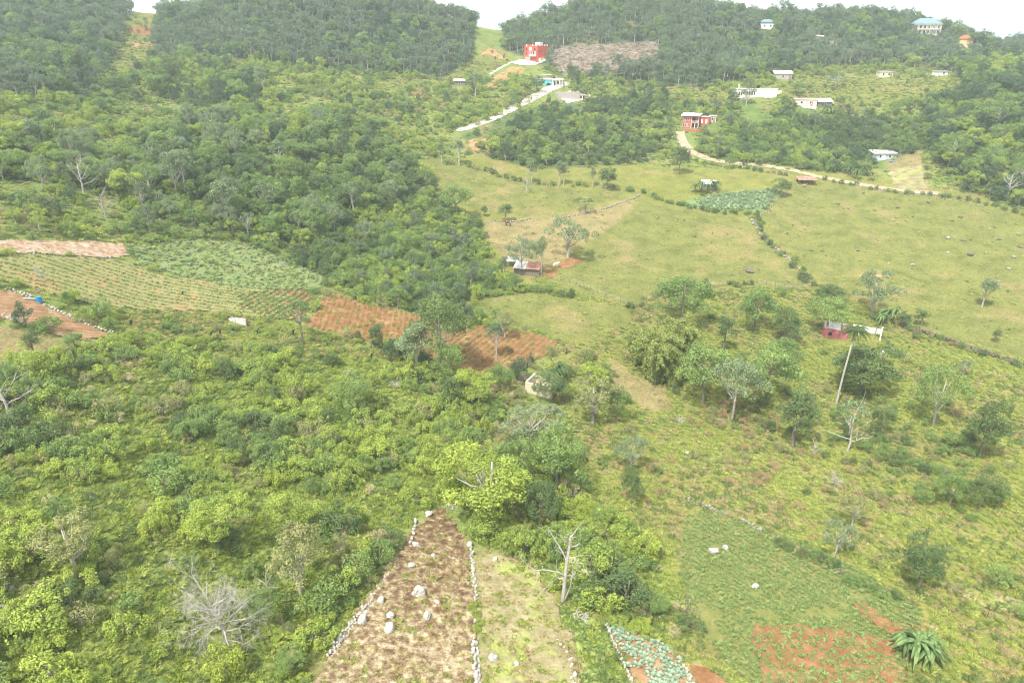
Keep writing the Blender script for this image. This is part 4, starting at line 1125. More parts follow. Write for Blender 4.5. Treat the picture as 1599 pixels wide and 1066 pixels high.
# ------------------------------------------------------------------ dead trees
def branchy(mb, g, p, d, L, r, lev, up=0.0, spread=.7, kids=(2, 4), k=4):
    """recursive crooked bare branch"""
    P = [p]; q = p.copy(); dd = d / np.linalg.norm(d)
    m = 4 if lev > 1 else 3
    for i in range(m):
        dd = dd + g.normal(size=3) * .16 + np.array([0, 0, up * .12]); dd /= np.linalg.norm(dd)
        q = q + dd * L / m; P.append(q.copy())
    rr = np.linspace(r, r * .5 if lev > 0 else r * .25, m + 1)
    mb.tube(P, rr, k if lev > 1 else 3, cap=False)
    if lev <= 0: return
    for c in range(g.integers(kids[0], kids[1] + 1)):
        i = g.integers(1, m + 1)
        nd = dd + g.normal(size=3) * spread; nd /= np.linalg.norm(nd)
        branchy(mb, g, P[i], nd, L * (.52 + .25 * g.random()), max(.009, rr[i] * .55), lev - 1, up, spread, kids, k)
def dead_tree(px, py, label, hgt, seed, lev=3, n=9, r=.22, droop=0, spread=.7, kids=(2, 3), mat=None, name='dead_tree'):
    g = np.random.default_rng(seed); p = hit(px, py)
    root = tag(empty(name, p), label, 'tree'); AVOID.append((p[0], p[1], hgt * .22))
    mb = MB(); top = np.array([g.normal() * .05 * hgt, g.normal() * .05 * hgt, hgt * .72])
    P = [np.array([0, 0, -.5]), np.array([.02 * hgt, 0, hgt * .2]), top * [.5, .5, .6], top]
    mb.tube(P, [r * 1.3, r, r * .8, r * .5], 7, cap=False); mb.build('trunk', mat or BARK_W, root, smooth=True)
    for i in range(n):
        b = MB(); t = .25 + .75 * (i + g.random() * .5) / n
        q = np.array([np.interp(t, [0, .28, .8, 1], [P[0][j], P[1][j], P[2][j], P[3][j]]) for j in range(3)])
        a = i * 2.4 + g.random() * .7
        el = .15 + .9 * t - droop * (1 - t)
        d = np.array([math.cos(a) * math.cos(el), math.sin(a) * math.cos(el), math.sin(el)])
        branchy(b, g, q, d, hgt * (.30 + .12 * g.random()) * (1.15 - .35 * t), r * .48, lev, .3, spread, kids)
        b.build('limb', mat or BARK_W, root)
    return root
dead_tree(352, 1003, 'large bleached leafless tree with a dense tangle of pale branches', 9.2, 5, 4, 15, .19, .35, .8, (3, 4))
dead_tree(822, 302, 'small pale leafless tree at the hedge of the upper pasture', 8, 6, 2, 8, .14)
dead_tree(1572, 308, 'bleached dead tree at the foot of the right-hand wood', 11, 7, 3, 8, .22)
dead_tree(66, 440, 'small white dead tree in the green row field', 4.4, 8, 2, 6, .12)
dead_tree(14, 650, 'bare grey tree at the left edge of the thicket', 10, 9, 3, 8, .2)
dead_tree(1224, 524, 'two-stemmed white dead trunk in the grass behind the grove', 4, 10, 1, 4, .16)
dead_tree(130, 300, 'bare pale tree in the left wood', 11, 12, 3, 9, .2)
dead_tree(165, 340, 'leafless spreading tree at the foot of the left wood', 9, 13, 3, 9, .2)
dead_tree(1068, 975, 'leafless brown-branched small tree beside the potato field', 4.5, 14, 3, 9, .1, mat=BARK)
dead_tree(1302, 760, 'fallen grey dead branches heaped on the slope', 3.4, 15, 3, 12, .12, .5, .9)
dead_tree(1270, 712, 'leaning dead stub wrapped in dry vines', 3.6, 16, 2, 7, .14)
dead_tree(418, 930, 'thin pale bare pole-like tree beside the big bleached tree', 5, 17, 1, 4, .1)
# bare-limbed tree still green at the top
r = dead_tree(1323, 704, 'half-bare tree with white limbs and a thin green top', 10.5, 21, 2, 9, .2, 0, .5, name='half_bare_tree', mat=BARK_P)
g_ = np.random.default_rng(3); C_, R_ = clumps_dome(g_, 13, 3.0, 1.6, 9.0, .45, .8); V_, F_, T_ = leaves_np(C_, R_, 40, .38, g_)
obj('crown', mesh_np('crown_half', V_, F_, (L_GRY,), T_), r)

# gnarled snag beside the gully, limbs placed from the photograph on the tree's own plane
def traced_snag():
    base = hit(878, 938); d0 = depth_at(base); root = tag(empty('dead_snag', base), 'tall gnarled dead tree with few crooked pale limbs beside the dry strip', 'tree'); AVOID.append((base[0], base[1], 2.5))
    g = np.random.default_rng(31)
    fw = np.array([0, 1.0, 0])
    def P(zx, zy, dy):           # zoomed-crop pixel (1137 px across 160 photo px) -> local point on an upright plane through the foot
        px, py = 800 + zx * 160 / 1137, 810 + zy * 150 / 1066
        v = ray(px, py); t = (base[1] + dy) / v[1]
        return np.array([v[0] * t, base[1] + dy, CAM_Z + v[2] * t]) - base
    segs = [('trunk', [(560,930,0),(575,780,0),(585,640,.1),(605,500,.2),(620,400,.3),(635,300,.3),(650,190,.3)], .26),
            ('limb', [(590,630,.1),(500,590,-.3),(400,570,-.7),(330,560,-.9),(270,575,-1.1),(200,530,-1.3),(90,430,-1.6)], .13),
            ('limb', [(600,660,0),(500,650,.4),(440,700,.8),(340,790,1.2),(330,880,1.4)], .1), ('limb', [(340,795,1.2),(400,880,1.3),(450,935,1.3)], .06),
            ('limb', [(605,470,.2),(560,370,.6),(500,270,1.1),(450,190,1.5),(400,110,1.8)], .1), ('limb', [(570,390,.6),(500,350,.2),(455,350,0)], .06),
            ('limb', [(620,430,.2),(680,425,-.3),(720,485,-.6),(780,490,-.9),(800,560,-1.1),(830,590,-1.2)], .1), ('limb', [(680,430,-.3),(730,405,-.2),(870,405,-.1)], .07),
            ('limb', [(725,485,-.6),(710,570,-.7),(850,595,-1.2)], .06), ('limb', [(650,200,.3),(690,150,.5),(735,80,.8)], .1),
            ('limb', [(640,310,.3),(700,300,.8),(750,270,1.1),(745,310,1.2)], .09), ('limb', [(630,290,.3),(590,240,-.2),(545,200,-.5)], .07),
            ('limb', [(580,900,0),(640,760,-.4),(665,640,-.6),(675,520,-.5),(640,450,-.1)], .1), ('limb', [(490,600,-.3),(490,540,-.4)], .08),
            ('limb', [(590,630,0),(660,625,.5),(705,600,.8)], .08), ('limb', [(655,205,.3),(710,200,.1)], .05), ('limb', [(610,290,.3),(605,180,.4)], .06)]
    for nm, pts_, r_ in segs:
        mb = MB(); Q = [P(*q) for q in pts_]
        if nm == 'trunk': Q[0] = np.array([0, 0, -.5])
        mb.tube(Q, np.linspace(r_, r_ * (.6 if nm == 'trunk' else .3), len(Q)), 6)
        if nm == 'limb':
            for q in Q[1:]:
                for _ in range(2): branchy(mb, g, q, g.normal(size=3) + [0, 0, .3], .7, r_ * .3, 1, 0, .8, (1, 2), 3)
        mb.build(nm, BARK_P if nm == 'trunk' else BARK_W, root)
traced_snag()

# ------------------------------------------------------------------ palm, bananas, bamboo
def palm(px, py, hpx, label):
    p = hit(px, py); hh = metres(p, hpx)[1]; root = tag(empty('palm_tree', p, 0), label, 'palm tree'); AVOID.append((p[0], p[1], 2))
    top = np.array([hh * .045, .3, hh])
    mb = MB(); mb.tube([np.array([0, 0, -.5]), top * .25 + [-.1, 0, 0], top * .5 + [-.12, 0, 0], top * .75 + [-.05, 0, 0], top], [.3, .22, .2, .18, .15], 8); mb.build('trunk', BARK_P, root, smooth=True)
    mb = MB(); mb.tube([top, top + [.05, 0, .9], top + [.08, 0, 1.8]], [.2, .2, .1], 8); mb.build('crownshaft', L_MID, root, smooth=True)
    g = np.random.default_rng(4)
    for i in range(19):
        a = i * 2.4; el = .95 - 1.0 * (i / 19); c0 = top + [.08, 0, 1.6]
        d = np.array([math.cos(a), math.sin(a), 0]); L = 3.2 + .5 * g.random()
        V, Fc = [], []; P = []
        for t in np.linspace(0, 1, 9): P.append(c0 + d * L * t * math.cos(el * .7) + np.array([0, 0, L * (math.sin(el) * t - 1.0 * t * t)]))
        mb = MB(); mb.tube(P, np.linspace(.05, .01, 9), 3)
        side = np.array([-d[1], d[0], 0])
        for k in range(1, 9):
            for s in (-1, 1):
                for e in (0, .5):
                    q = P[k - 1] * (1 - e) + P[k] * e; ll = .85 * math.sin(math.pi * min(1, (k + e) / 9 + .12)) + .15
                    tip = q + side * s * ll * .75 + d * ll * .45 + [0, 0, -ll * .45]
                    b = d * .17
                    mb.add([q - b, q + b, tip], [(0, 1, 2)])
        mb.build('frond', L_DRK if i < 17 else L_OLV, root)
    mb = MB()
    for _ in range(12): mb.tube([top + [0, 0, .1], top + g.normal(size=3) * [.3, .3, .1] + [0, 0, -.7], top + g.normal(size=3) * [.35, .35, .1] + [0, 0, -1.5]], [.03, .03, .02], 3)
    mb.build('fruit_stalks', L_DRY, root)
palm(1305, 634, 106, 'tall palm with a slender pale trunk in front of the pink ruin')
def banana_meshes(seed, nl=12):
    g = np.random.default_rng(seed); st = MB(); st.tube([(0, 0, -.3), (.03, 0, 1.2), (.05, .02, 2.3)], [.17, .14, .09], 6)
    out = [('stem', st.mesh('banana_stem', plain('banana_stem', (.20, .19, .08))))]
    for i in range(nl):
        a = i * 2.4 + g.random() * .4; el = 1.35 - .95 * i / nl + .15 * g.normal(); L = 2.2 + .9 * g.random(); d = np.array([math.cos(a), math.sin(a), 0]); sd = np.array([-d[1], d[0], 0])
        mb = MB(); m = 8; V = []; wv = .35 * g.normal()
        for k in range(m):
            t = k / (m - 1); c = np.array([.05, .02, 2.2]) + d * L * (t * .55 + .2 * t * t) * (1.25 - .35 * math.sin(el)) + sd * wv * t * t + np.array([0, 0, L * (math.sin(el) * 1.05 * t - 1.1 * t * t)])
            w = (.21 + .03 * g.normal()) * math.sin(math.pi * (.08 + .88 * t)) ** .7
            V += [c - sd * w + [0, 0, .07], c, c + sd * w + [0, 0, .07]]
        Fc = []
        for k in range(m - 1): Fc += [(k*3, k*3+1, k*3+4, k*3+3), (k*3+1, k*3+2, k*3+5, k*3+4)]
        out.append(('leaf', mesh_np('banana_leaf', V, Fc, (L_BAN,), g.random(len(Fc)))))
    return out
BANANA = [banana_meshes(50 + i) for i in range(3)]
BANSIMPLE = []
for bm_ in BANANA:
    mb = MB()
    for nm, me_ in bm_[1:]: mb.add([tuple(v.co) for v in me_.vertices], [tuple(pl.vertices) for pl in me_.polygons])
    BANSIMPLE.append((bm_[0][1], mb.mesh('banana_leaves', L_BAN)))
def banana_clump(spots, label, group=None, scl=1.0, split=True):
    c = hit(*spots[0]); root = tag(empty('banana_plant', c), label, 'banana plant', group); AVOID.append((c[0], c[1], 2 * scl))
    for i, (px, py) in enumerate(spots):
        q = hit(px, py) - c; s = scl * (.8 + .35 * random.random()); rz = random.random() * 6.28
        if split:
            for nm, me_ in BANANA[i % 3]: obj(nm, me_, root, q, (0, 0, rz), s)
        else:
            obj('stem', BANSIMPLE[i % 3][0], root, q, (0, 0, rz), s); obj('leaves', BANSIMPLE[i % 3][1], root, q, (0, 0, rz), s)
banana_clump([(1424,1030),(1448,1036),(1436,1022),(1412,1020),(1455,1026)], 'big banana clump at the corner of the red young-crop plot', scl=1.05)
banana_clump([(1384,505),(1376,507),(1395,504)], 'banana plants beside the white ruin wall', scl=1.3)
for pts_, lb in [([(866,598),(874,594)], 'banana plant in the gully beside the stone ruin'), ([(1095,301),(1104,303),(1113,300),(1118,297),(1086,301)], 'bananas crowded round the garden shed'),
                 ([(1343,245),(1352,240),(1338,250)], 'bananas left of the blue cottage'), ([(1325,275),(1338,280),(1348,274),(1360,282)], 'bananas along the dirt road below the blue cottage'),
                 ([(1285,178),(1292,180)], 'bananas below the weathered shack'), ([(1300,252),(1293,258)], 'bananas on the slope above the tin shed'),
                 ([(1480,232),(1470,228)], 'bananas at the edge of the right-hand wood')]:
    banana_clump(pts_, lb, scl=1.35, split=False)
def bamboo(px, py, hpx, wpx, label, seed, plumes=9):
    p = hit(px, py); w_, h_ = metres(p, wpx)[0], metres(p, hpx)[1]; g = np.random.default_rng(seed)
    root = tag(empty('bamboo_clump', p), label, 'bamboo'); AVOID.append((p[0], p[1], w_ * .4))
    for i in range(plumes):
        a = i * 2.4; rr = w_ * .34 * (i / plumes) ** .5
        base = np.array([math.cos(a), math.sin(a), 0]) * rr * .6; out = np.array([math.cos(a), math.sin(a), 0])
        hh = h_ * (.72 + .3 * g.random()); mb = MB(); C, Rr = [], []
        for c in range(7):
            o2 = out * (.12 + .1 * g.random()) + g.normal(size=3) * [.08, .08, 0]
            h2 = hh * (.6 + .45 * g.random()); P = [base + g.normal(size=3) * [.3, .3, 0], base + o2 * h2 * .3 + [0, 0, h2 * .55], base + o2 * h2 * .75 + [0, 0, h2 * .95], base + o2 * h2 * 1.7 + [0, 0, h2 * .84]]
            mb.tube(P, [.06, .05, .03, .01], 4)
            for t in np.linspace(.12, 1, 13):
                C.append([np.interp(t, [0, .4, .75, 1], [q[j] for q in P]) for j in range(3)]); Rr.append(.55 + .35 * math.sin(math.pi * t))
        cul = mb.build('culms', plain('culm', (.30, .33, .12)) if 'culm' not in bpy.data.materials else bpy.data.materials['culm'], root)
        V, Fc, T = leaves_np(np.array(C), np.array(Rr) * .8, 34, .42, g, up=.7, squash=.9, low=-1, aspect=.4)
        obj('plume', mesh_np('plume', V, Fc, (L_BAM,), T), root)
bamboo(1024, 596, 84, 70, 'tall arching bamboo clump beside the dry bare path', 1, 10)
bamboo(1056, 570, 80, 66, 'rounded bamboo clump between the path clump and the narrow dark tree', 2, 8)
bamboo(998, 566, 62, 66, 'low pale bamboo clump at the back of the grove', 3, 8)
bamboo(1052, 602, 40, 36, 'small bamboo clump at the foot of the broad spreading tree', 4, 5)

# ------------------------------------------------------------------ stones
def stone_mesh(seed, mat, sub=2, amp=.35):
    bm = bmesh.new(); bmesh.ops.create_icosphere(bm, subdivisions=sub, radius=.5)
    g = np.random.default_rng(seed); ax = g.normal(size=(6, 3)); ax /= np.linalg.norm(ax, axis=1)[:, None]
    for v in bm.verts:
        d = np.array(v.co) / .5; s = 1.0
        for k, a in enumerate(ax): s -= amp * max(0, float(d @ a) - .45) * (1.1 if k % 2 else .8)
        s += .07 * g.normal()
        v.co = Vector(d * .5 * s)
    me_ = bpy.data.meshes.new('stone'); bm.to_mesh(me_); bm.free(); me_.materials.append(mat); return me_
ST_W = [stone_mesh(300 + i, STONE, 1) for i in range(6)]; ST_G = [stone_mesh(310 + i, STONE_G, 1) for i in range(5)]; ST_D = [stone_mesh(320 + i, STONE_D, 2) for i in range(4)]; BOULD = [stone_mesh(330 + i, STONE, 3, .45) for i in range(5)]
def path_world(path, step):
    W = np.array([hit(*p)[:2] for p in path]); seg = np.linalg.norm(np.diff(W, axis=0), axis=1); cum = np.r_[0, np.cumsum(seg)]
    t = np.arange(0, cum[-1], step); return np.c_[np.interp(t, cum, W[:, 0]), np.interp(t, cum, W[:, 1])], cum[-1]
def stone_wall(path, label, size=.5, wide=.6, high=2, meshes=None, step=None, gaps=0.0, most=300):
    meshes = meshes or ST_W; Q, L = path_world(path, step or size * .8)
    c = Q[len(Q) // 2]; c3 = np.array([c[0], c[1], float(H(*c))]); root = tag(empty('stone_wall', c3), label, 'wall'); g = np.random.default_rng(int(path[0][0] * 7 + path[0][1]))
    T = np.gradient(Q, axis=0); T /= np.linalg.norm(T, axis=1)[:, None] + 1e-9; cnt = 0
    lanes = max(1, int(round(wide / size)))
    for i, q in enumerate(Q):
        AVOID.append((q[0], q[1], wide * .5)) if i % 3 == 0 else None
        for hgt in range(high):
            for ln in range(lanes if hgt == 0 else max(1, lanes - 1)):
                if cnt >= most or g.random() < gaps + .25 * (hgt > 0): continue
                off = (ln - (lanes - 1) / 2) * size * .85 + g.normal() * .1 * size
                x, y = q[0] - T[i, 1] * off + g.normal() * .08, q[1] + T[i, 0] * off + g.normal() * .08
                s = size * (.75 + .6 * g.random())
                obj('stone', meshes[g.integers(len(meshes))], root, (x - c3[0], y - c3[1], float(H(x, y)) - c3[2] + s * .3 + hgt * size * .6), (g.random() * 6, g.random() * 6, g.random() * 6), (s * 1.2, s, s * .8)); cnt += 1
    return root
stone_wall([(735,852),(737,870),(740,900),(741,920)], 'upper end of the white stone wall with a round capstone', .4, .5, 2)
stone_wall([(742,925),(741,960),(742,985)], 'thin weed-covered stretch of the white stone wall', .42, .45, 1, gaps=.2)
stone_wall([(741,1000),(744,1030),(747,1080)], 'thick lower end of the white stone wall', .45, 1.0, 2)
stone_wall([(650,812),(646,835),(640,850)], 'short stone wall at the top corner of the straw field', .5, .6, 2, gaps=.2)
stone_wall([(618,885),(600,905),(580,935)], 'broken stone wall along the left of the straw field', .5, .6, 1, gaps=.3)
stone_wall([(582,940),(560,965),(535,995),(514,1028)], 'long stone wall on the lower left of the straw field', .42, .8, 2)
stone_wall([(871,1000),(885,1015),(893,1040),(900,1075)], 'scattered stone wall between the dry strip and the weedy strip', .5, .7, 1, gaps=.25)
stone_wall([(948,976),(955,995),(968,1025),(985,1062),(992,1080)], 'narrow white stone wall on the left of the cabbage bed', .34, .36, 2)
stone_wall([(1060,1028),(1072,1048),(1084,1078)], 'white stone wall between the cabbage bed and the bare red plot', .4, .6, 2)
stone_wall([(1172,342),(1190,370),(1220,395),(1245,420),(1268,447)], 'pale overgrown stone wall dividing the two big pastures', .85, 1.6, 1, ST_G, 1.0, .3)
stone_wall([(1398,506),(1450,522),(1500,540),(1550,555),(1605,572)], 'dark overgrown stone wall under the big pasture', .85, 1.5, 2, ST_D, .8, .15)
stone_wall([(1075,783),(1110,795),(1160,815),(1215,845)], 'dry stone wall along the top of the potato field', .55, .8, 2, ST_G, .5, .2)
stone_wall([(1215,846),(1270,870),(1330,905),(1400,935)], 'bushy stone wall between the potato field and the grass slope', .6, .9, 2, ST_D, .6, .2)
stone_wall([(1000,305),(950,325),(905,335),(862,345)], 'low grey stone wall across the tan pasture', .8, 1.0, 1, ST_G, .9, .1)
stone_wall([(830,342),(800,347),(770,345)], 'low stone wall behind the cow', .8, 1.0, 1, ST_G, .9, .1)
stone_wall([(70,478),(100,490),(140,508),(185,524)], 'white stone wall along the lower ploughed field', .6, 1.0, 1, ST_W, .6, .25)
stone_wall([(10,452),(30,458),(52,466)], 'pale stone wall leading to the blue barrel', .6, .9, 1, ST_W, .6, .2)
stone_wall([(5,492),(40,505),(75,508)], 'rubble line below the ploughed field', .6, .9, 1, ST_W, .6, .3)
for px, py, w, lb in [(668,805,1.2,'tall boulder at the top of the straw field'),(649,852,1.1,'limestone boulder by the field-top wall'),(676,870,.9,'small boulder with a stone tail in the straw field'),(642,885,1.1,'round white boulder in the straw field'),
        (653,926,1.8,'widest limestone boulder in the middle of the straw field'),(595,940,1.2,'boulder at the end of the broken wall'),(610,962,1.1,'boulder right of the broken wall'),(608,986,1.5,'moss-topped boulder low in the straw field'),
        (667,965,1.3,'flat boulder right of the mossy boulder'),(682,942,.8,'small half-buried stone in the straw field'),(708,873,.6,'small pale stone near the white wall'),(733,853,1.0,'round capstone on the end of the white wall'),
        (566,972,1.4,'boulder built into the lower left wall'),(663,790,.5,'little white stone at the thicket edge above the straw field'),(770,1028,1.2,'flat pale rock in the dry strip'),(806,1038,.7,'small rock in the dry strip'),
        (1132,858,1.3,'larger pale rock among the potato plants'),(1113,863,1.5,'flat pale rock beside the larger rock in the potato field'),(1178,918,1.0,'single round stone in the potato field'),(1072,708,.9,'pale pointed stone alone in the grass'),
        (773,875,.8,'grey stone at the head of the dry strip'),(85,1052,.9,'grey rock in the left foreground thicket')]:
    p = hit(px, py); AVOID.append((p[0], p[1], w * .6))
    tag(obj('boulder', random.choice(BOULD), None, p + [0, 0, w * .22], (random.random(), random.random(), random.random() * 6), (w * 1.15, w, w * .85)), lb, 'boulder')
ROCKP = [(1480,372,1.9),(1500,339,1.5),(1504,376,1.6),(1514,398,2.0),(1480,395,1.4),(1560,374,1.6),(1545,358,1.2),(1583,402,1.6),(1590,366,1.5),(1450,316,1.3),(1403,325,1.5),(1308,319,1.4),(1325,326,1.2),(1340,392,1.3),(1283,392,1.2),(1290,400,1.0),(1425,414,1.6),(1388,412,1.2),(1171,424,2.6),(1540,395,1.0),(1575,420,1.6),(1560,440,1.2),(1267,391,1.1),(1593,386,1.4)]
for px, py, w in ROCKP:
    p = hit(px, py)
    tag(obj('pasture_rock', random.choice(ST_D + ST_G), None, p + [0, 0, w * .12], (0, 0, random.random() * 6), (w * 1.2, w, w * .6)), 'low brown rock lying on the big right-hand pasture', 'rock', 'rocks on the big pasture')
p = hit(10, 960)
for k in range(26):
    q = hit(random.uniform(0, 22), random.uniform(915, 985)); s = random.uniform(.3, .8)
    tag(obj('rubble_stone', random.choice(ST_G), None, q + [0, 0, s * .2], (random.random() * 6, random.random() * 6, 0), s), 'grey stone in the rubble heap at the thicket edge', 'stone', 'grey rubble heap stones')

# ------------------------------------------------------------------ fences, stumps, cow
def fence(path, label, step=2.5, hgt=1.2, rail=True):
    Q, L = path_world(path, step); c = Q[0]; c3 = np.array([c[0], c[1], float(H(*c))]); root = tag(empty('fence', c3), label, 'fence'); pr = None; rl = MB()
    for q in Q:
        z = float(H(*q)); l = np.array([q[0], q[1], z]) - c3; mb = MB(); hh = hgt * random.uniform(.85, 1.3)
        mb.tube([l + [0, 0, -.3], l + [random.uniform(-.1, .1), random.uniform(-.1, .1), hh]], [.1, .08], 5); mb.build('post', BARK, root)
        if pr is not None:
            for zz in (.5, 1.0): rl.tube([pr + [0, 0, zz], l + [0, 0, zz]], [.025, .025], 3)
        pr = l
    rl.build('wires', BARK_P, root)
fence([(862,436),(895,441),(935,458),(985,478)], 'post fence along the lower edge of the big pasture')
fence([(1182,442),(1230,450),(1268,456)], 'post fence on the hedge above the grove')
fence([(1240,290),(1215,312),(1195,335),(1178,345)], 'post fence between the vegetable patch and the pasture', 2.2)
fence([(1335,292),(1400,302),(1470,312),(1540,325)], 'post fence along the top of the right-hand pasture')
for px, py, h_, lb in [(458,523,1.3,'black charred stump beside the umbrella tree'),(580,560,1.2,'charred stump below the seedling field'),(205,507,1.0,'dark stump on the slope below the row field'),(402,520,1.0,'forked dark stump on the scrubby slope'),
                       (344,524,1.3,'brown stump left of the sheet pen'),(812,578,1.6,'blackened post beside the brush heap'),(823,574,1.3,'second blackened post by the curved crop rows'),(330,525,1.0,'leaning brown stump left of the sheet pen'),
                       (285,460,.8,'small dark stump at the end of the green rows'),(884,552,1.2,'dark stump at the right of the curved crop rows'),(806,590,1.0,'short burnt stump under the brush heap')]:
    p = hit(px, py); root = tag(empty('tree_stump', p), lb, 'stump'); mb = MB(); mb.tube([(0, 0, -.3), (.05, .02, h_ * .5), (.1, 0, h_)], [.24, .19, .16], 6); mb.build('trunk', CHAR, root)
    mb = MB(); mb.tube([(.05, 0, h_ * .6), (.3, .1, h_ * .85), (.42, .12, h_ * 1.15)], [.1, .08, .04], 5); mb.build('snag', CHAR, root)
def brush(px, py, label, n=40, rad=1.6, mat=None, z=.5):
    p = hit(px, py); mb = MB(); g = np.random.default_rng(px); AVOID.append((p[0], p[1], rad * .7))
    for _ in range(n):
        a = g.random() * 6.28; q = np.array([math.cos(a), math.sin(a), 0]) * rad * g.random() ** .5 * .6 + [0, 0, z * g.random()]
        d = g.normal(size=3) * [1, 1, .3]; d /= np.linalg.norm(d); L = rad * (.4 + .5 * g.random())
        mb.tube([q - d * L / 2, q + g.normal(size=3) * .08, q + d * L / 2 + [0, 0, -.1]], [.05, .04, .015], 3)
    return tag(mb.build('brush_pile', mat or BARK_P, loc=p), label, 'brush pile')
for a in [(442,412,'grey felled brush at the corner of the leafy field'),(818,588,'brown brush heap beside the blackened posts'),(815,592,'dark brush below the brown heap'),(1062,657,'dry brush heap below the broad spreading tree'),(1125,660,'dead branches under the pale slanting trunk'),
          (905,965,'pale cut brush at the top of the weedy strip'),(300,645,'dead twig heap in the thicket'),(615,600,'grey vine-killed bush in the scrub',60,2.4),(310,362,'fallen pale branch at the wood foot'),(705,790,'dead brush at the head of the straw field',50,1.8)]:
    brush(*a)
def cow(px, py, yaw, label, mats, scl=1.0):
    p = hit(px, py); root = tag(empty('cow', p, R(yaw), scl), label, 'cow')
    J = [(-.75,0,1.15),(-.35,0,1.18),(.1,0,1.15),(.55,0,1.22),(.85,0,1.42),(1.08,0,1.5),(1.35,0,1.38)]; rad = [.24,.34,.38,.33,.2,.15,.09]
    ed = [(i, i + 1) for i in range(6)]
    for x, y in ((-.68,.2),(-.68,-.2),(.5,.2),(.5,-.2)):
        b = len(J); J += [(x, y, .85), (x - .05 if x < 0 else x, y, .45), (x, y, .03)]; rad += [.15, .08, .065]; ed += [(0 if x < 0 else 3, b), (b, b + 1), (b + 1, b + 2)]
    b = len(J); J += [(-1.0, 0, 1.1), (-1.08, 0, .6)]; rad += [.05, .03]; ed += [(0, b), (b, b + 1)]
    for s in (-1, 1): b = len(J); J += [(1.08, .16 * s, 1.62)]; rad += [.04]; ed += [(5, b)]
    me_ = bpy.data.meshes.new('cow_body'); me_.from_pydata(J, ed, []); me_.materials.append(mats); o = obj('body', me_, root)
    sk = o.modifiers.new('skin', 'SKIN'); 
    for v, r_ in zip(me_.skin_vertices[0].data, rad): v.radius = (r_, r_)
    me_.skin_vertices[0].data[2].use_root = True
    ss = o.modifiers.new('sub', 'SUBSURF'); ss.levels = 1; ss.render_levels = 1
cow(793, 353, 165, 'brown and white cow standing on the tan pasture', plain('cow_hide', (.10, .045, .025), 1.2, .2, .8, (.65, .6, .52), 1.0), 1.15)
cow(868, 418, 20, 'pale cow beside the bare red earth near the farm hut', plain('pale_hide', (.55, .48, .38), 1.2, .2), 1.05)
cow(1255, 293, 10, 'tan cow lying next to the tin shed', plain('tan_hide', (.40, .22, .13), 1.2, .2), .8)

# ------------------------------------------------------------------ hedges: one thing each, its bushes as parts
def hedge(path, label, keys, step, s0, s1, wob=.6, name='hedgerow'):
    Q, L = path_world(path, step); c = Q[0]; c3 = np.array([c[0], c[1], float(H(*c))]); root = tag(empty(name, c3), label, 'hedge')
    for q in Q:
        x, y = q[0] + random.gauss(0, wob), q[1] + random.gauss(0, wob); k = random.choice(keys); s = random.uniform(s0, s1)
        obj('bush', both(k), root, (x - c3[0], y - c3[1], float(H(x, y)) - c3[2] - .1), (0, 0, random.random() * 6.28), (s * random.uniform(.85, 1.2), s * random.uniform(.85, 1.2), s))
K3 = lambda *b: [f'{x}{i}' for x in b for i in range(3)]
hedge([(690,255),(740,262),(800,282),(870,290),(940,293),(1000,302)], 'tall mixed hedge along the top of the upper pasture', K3('shrub_drk', 'shrub_mid', 'shrub_olv', 'tall_gry'), 2.6, .8, 1.2)
hedge([(1010,305),(1050,320),(1090,328),(1140,334),(1185,338)], 'dark hedge below the vegetable patch', K3('shrub_drk', 'shrub_mid'), 2.2, .7, 1.1)
hedge([(985,482),(1010,472),(1050,452),(1100,445),(1160,445),(1180,442)], 'low brown and green hedge above the grove', K3('shrub_drk', 'shrub_dry', 'shrub_olv', 'shrub_mid'), 1.4, .6, 1.0)
hedge([(1400,508),(1450,525),(1500,543),(1550,558),(1605,575)], 'scrubby growth on the dark wall under the big pasture', K3('shrub_drk', 'shrub_olv', 'shrub_red', 'shrub_mid'), 1.3, .5, .9, .9)
hedge([(1215,848),(1270,873),(1330,908),(1400,938)], 'leafy growth on the wall between potato field and slope', K3('shrub_drk', 'shrub_mid'), 1.3, .55, .85, .5)
hedge([(1175,342),(1200,378),(1230,405),(1268,447)], 'leafy weeds on the wall dividing the pastures', K3('shrub_olv', 'shrub_drk', 'shrub_mid'), 1.0, .5, .9, .9)
hedge([(750,458),(800,452),(850,455),(900,465)], 'green hedge below the farm hut', K3('shrub_mid', 'shrub_drk'), 1.8, .7, 1.1)
hedge([(1290,283),(1340,292),(1400,300),(1480,308),(1560,325),(1605,338)], 'dark hedge between the dirt road and the right-hand pasture', K3('shrub_drk', 'shrub_mid'), 3.0, .6, 1.0)
hedge([(1060,250),(1130,262),(1190,268),(1235,276)], 'rough hedge below the dirt road', K3('shrub_drk', 'shrub_olv'), 2.6, .6, .9)
hedge([(958,975),(985,980),(1020,995)], 'dark shading hedge at the top of the cabbage bed', K3('shrub_brt', 'shrub_yel'), 1.2, .6, .9, .3)
hedge([(740,945),(740,965),(741,985)], 'bright weeds smothering the white stone wall', K3('shrub_brt'), .8, .35, .5, .3)

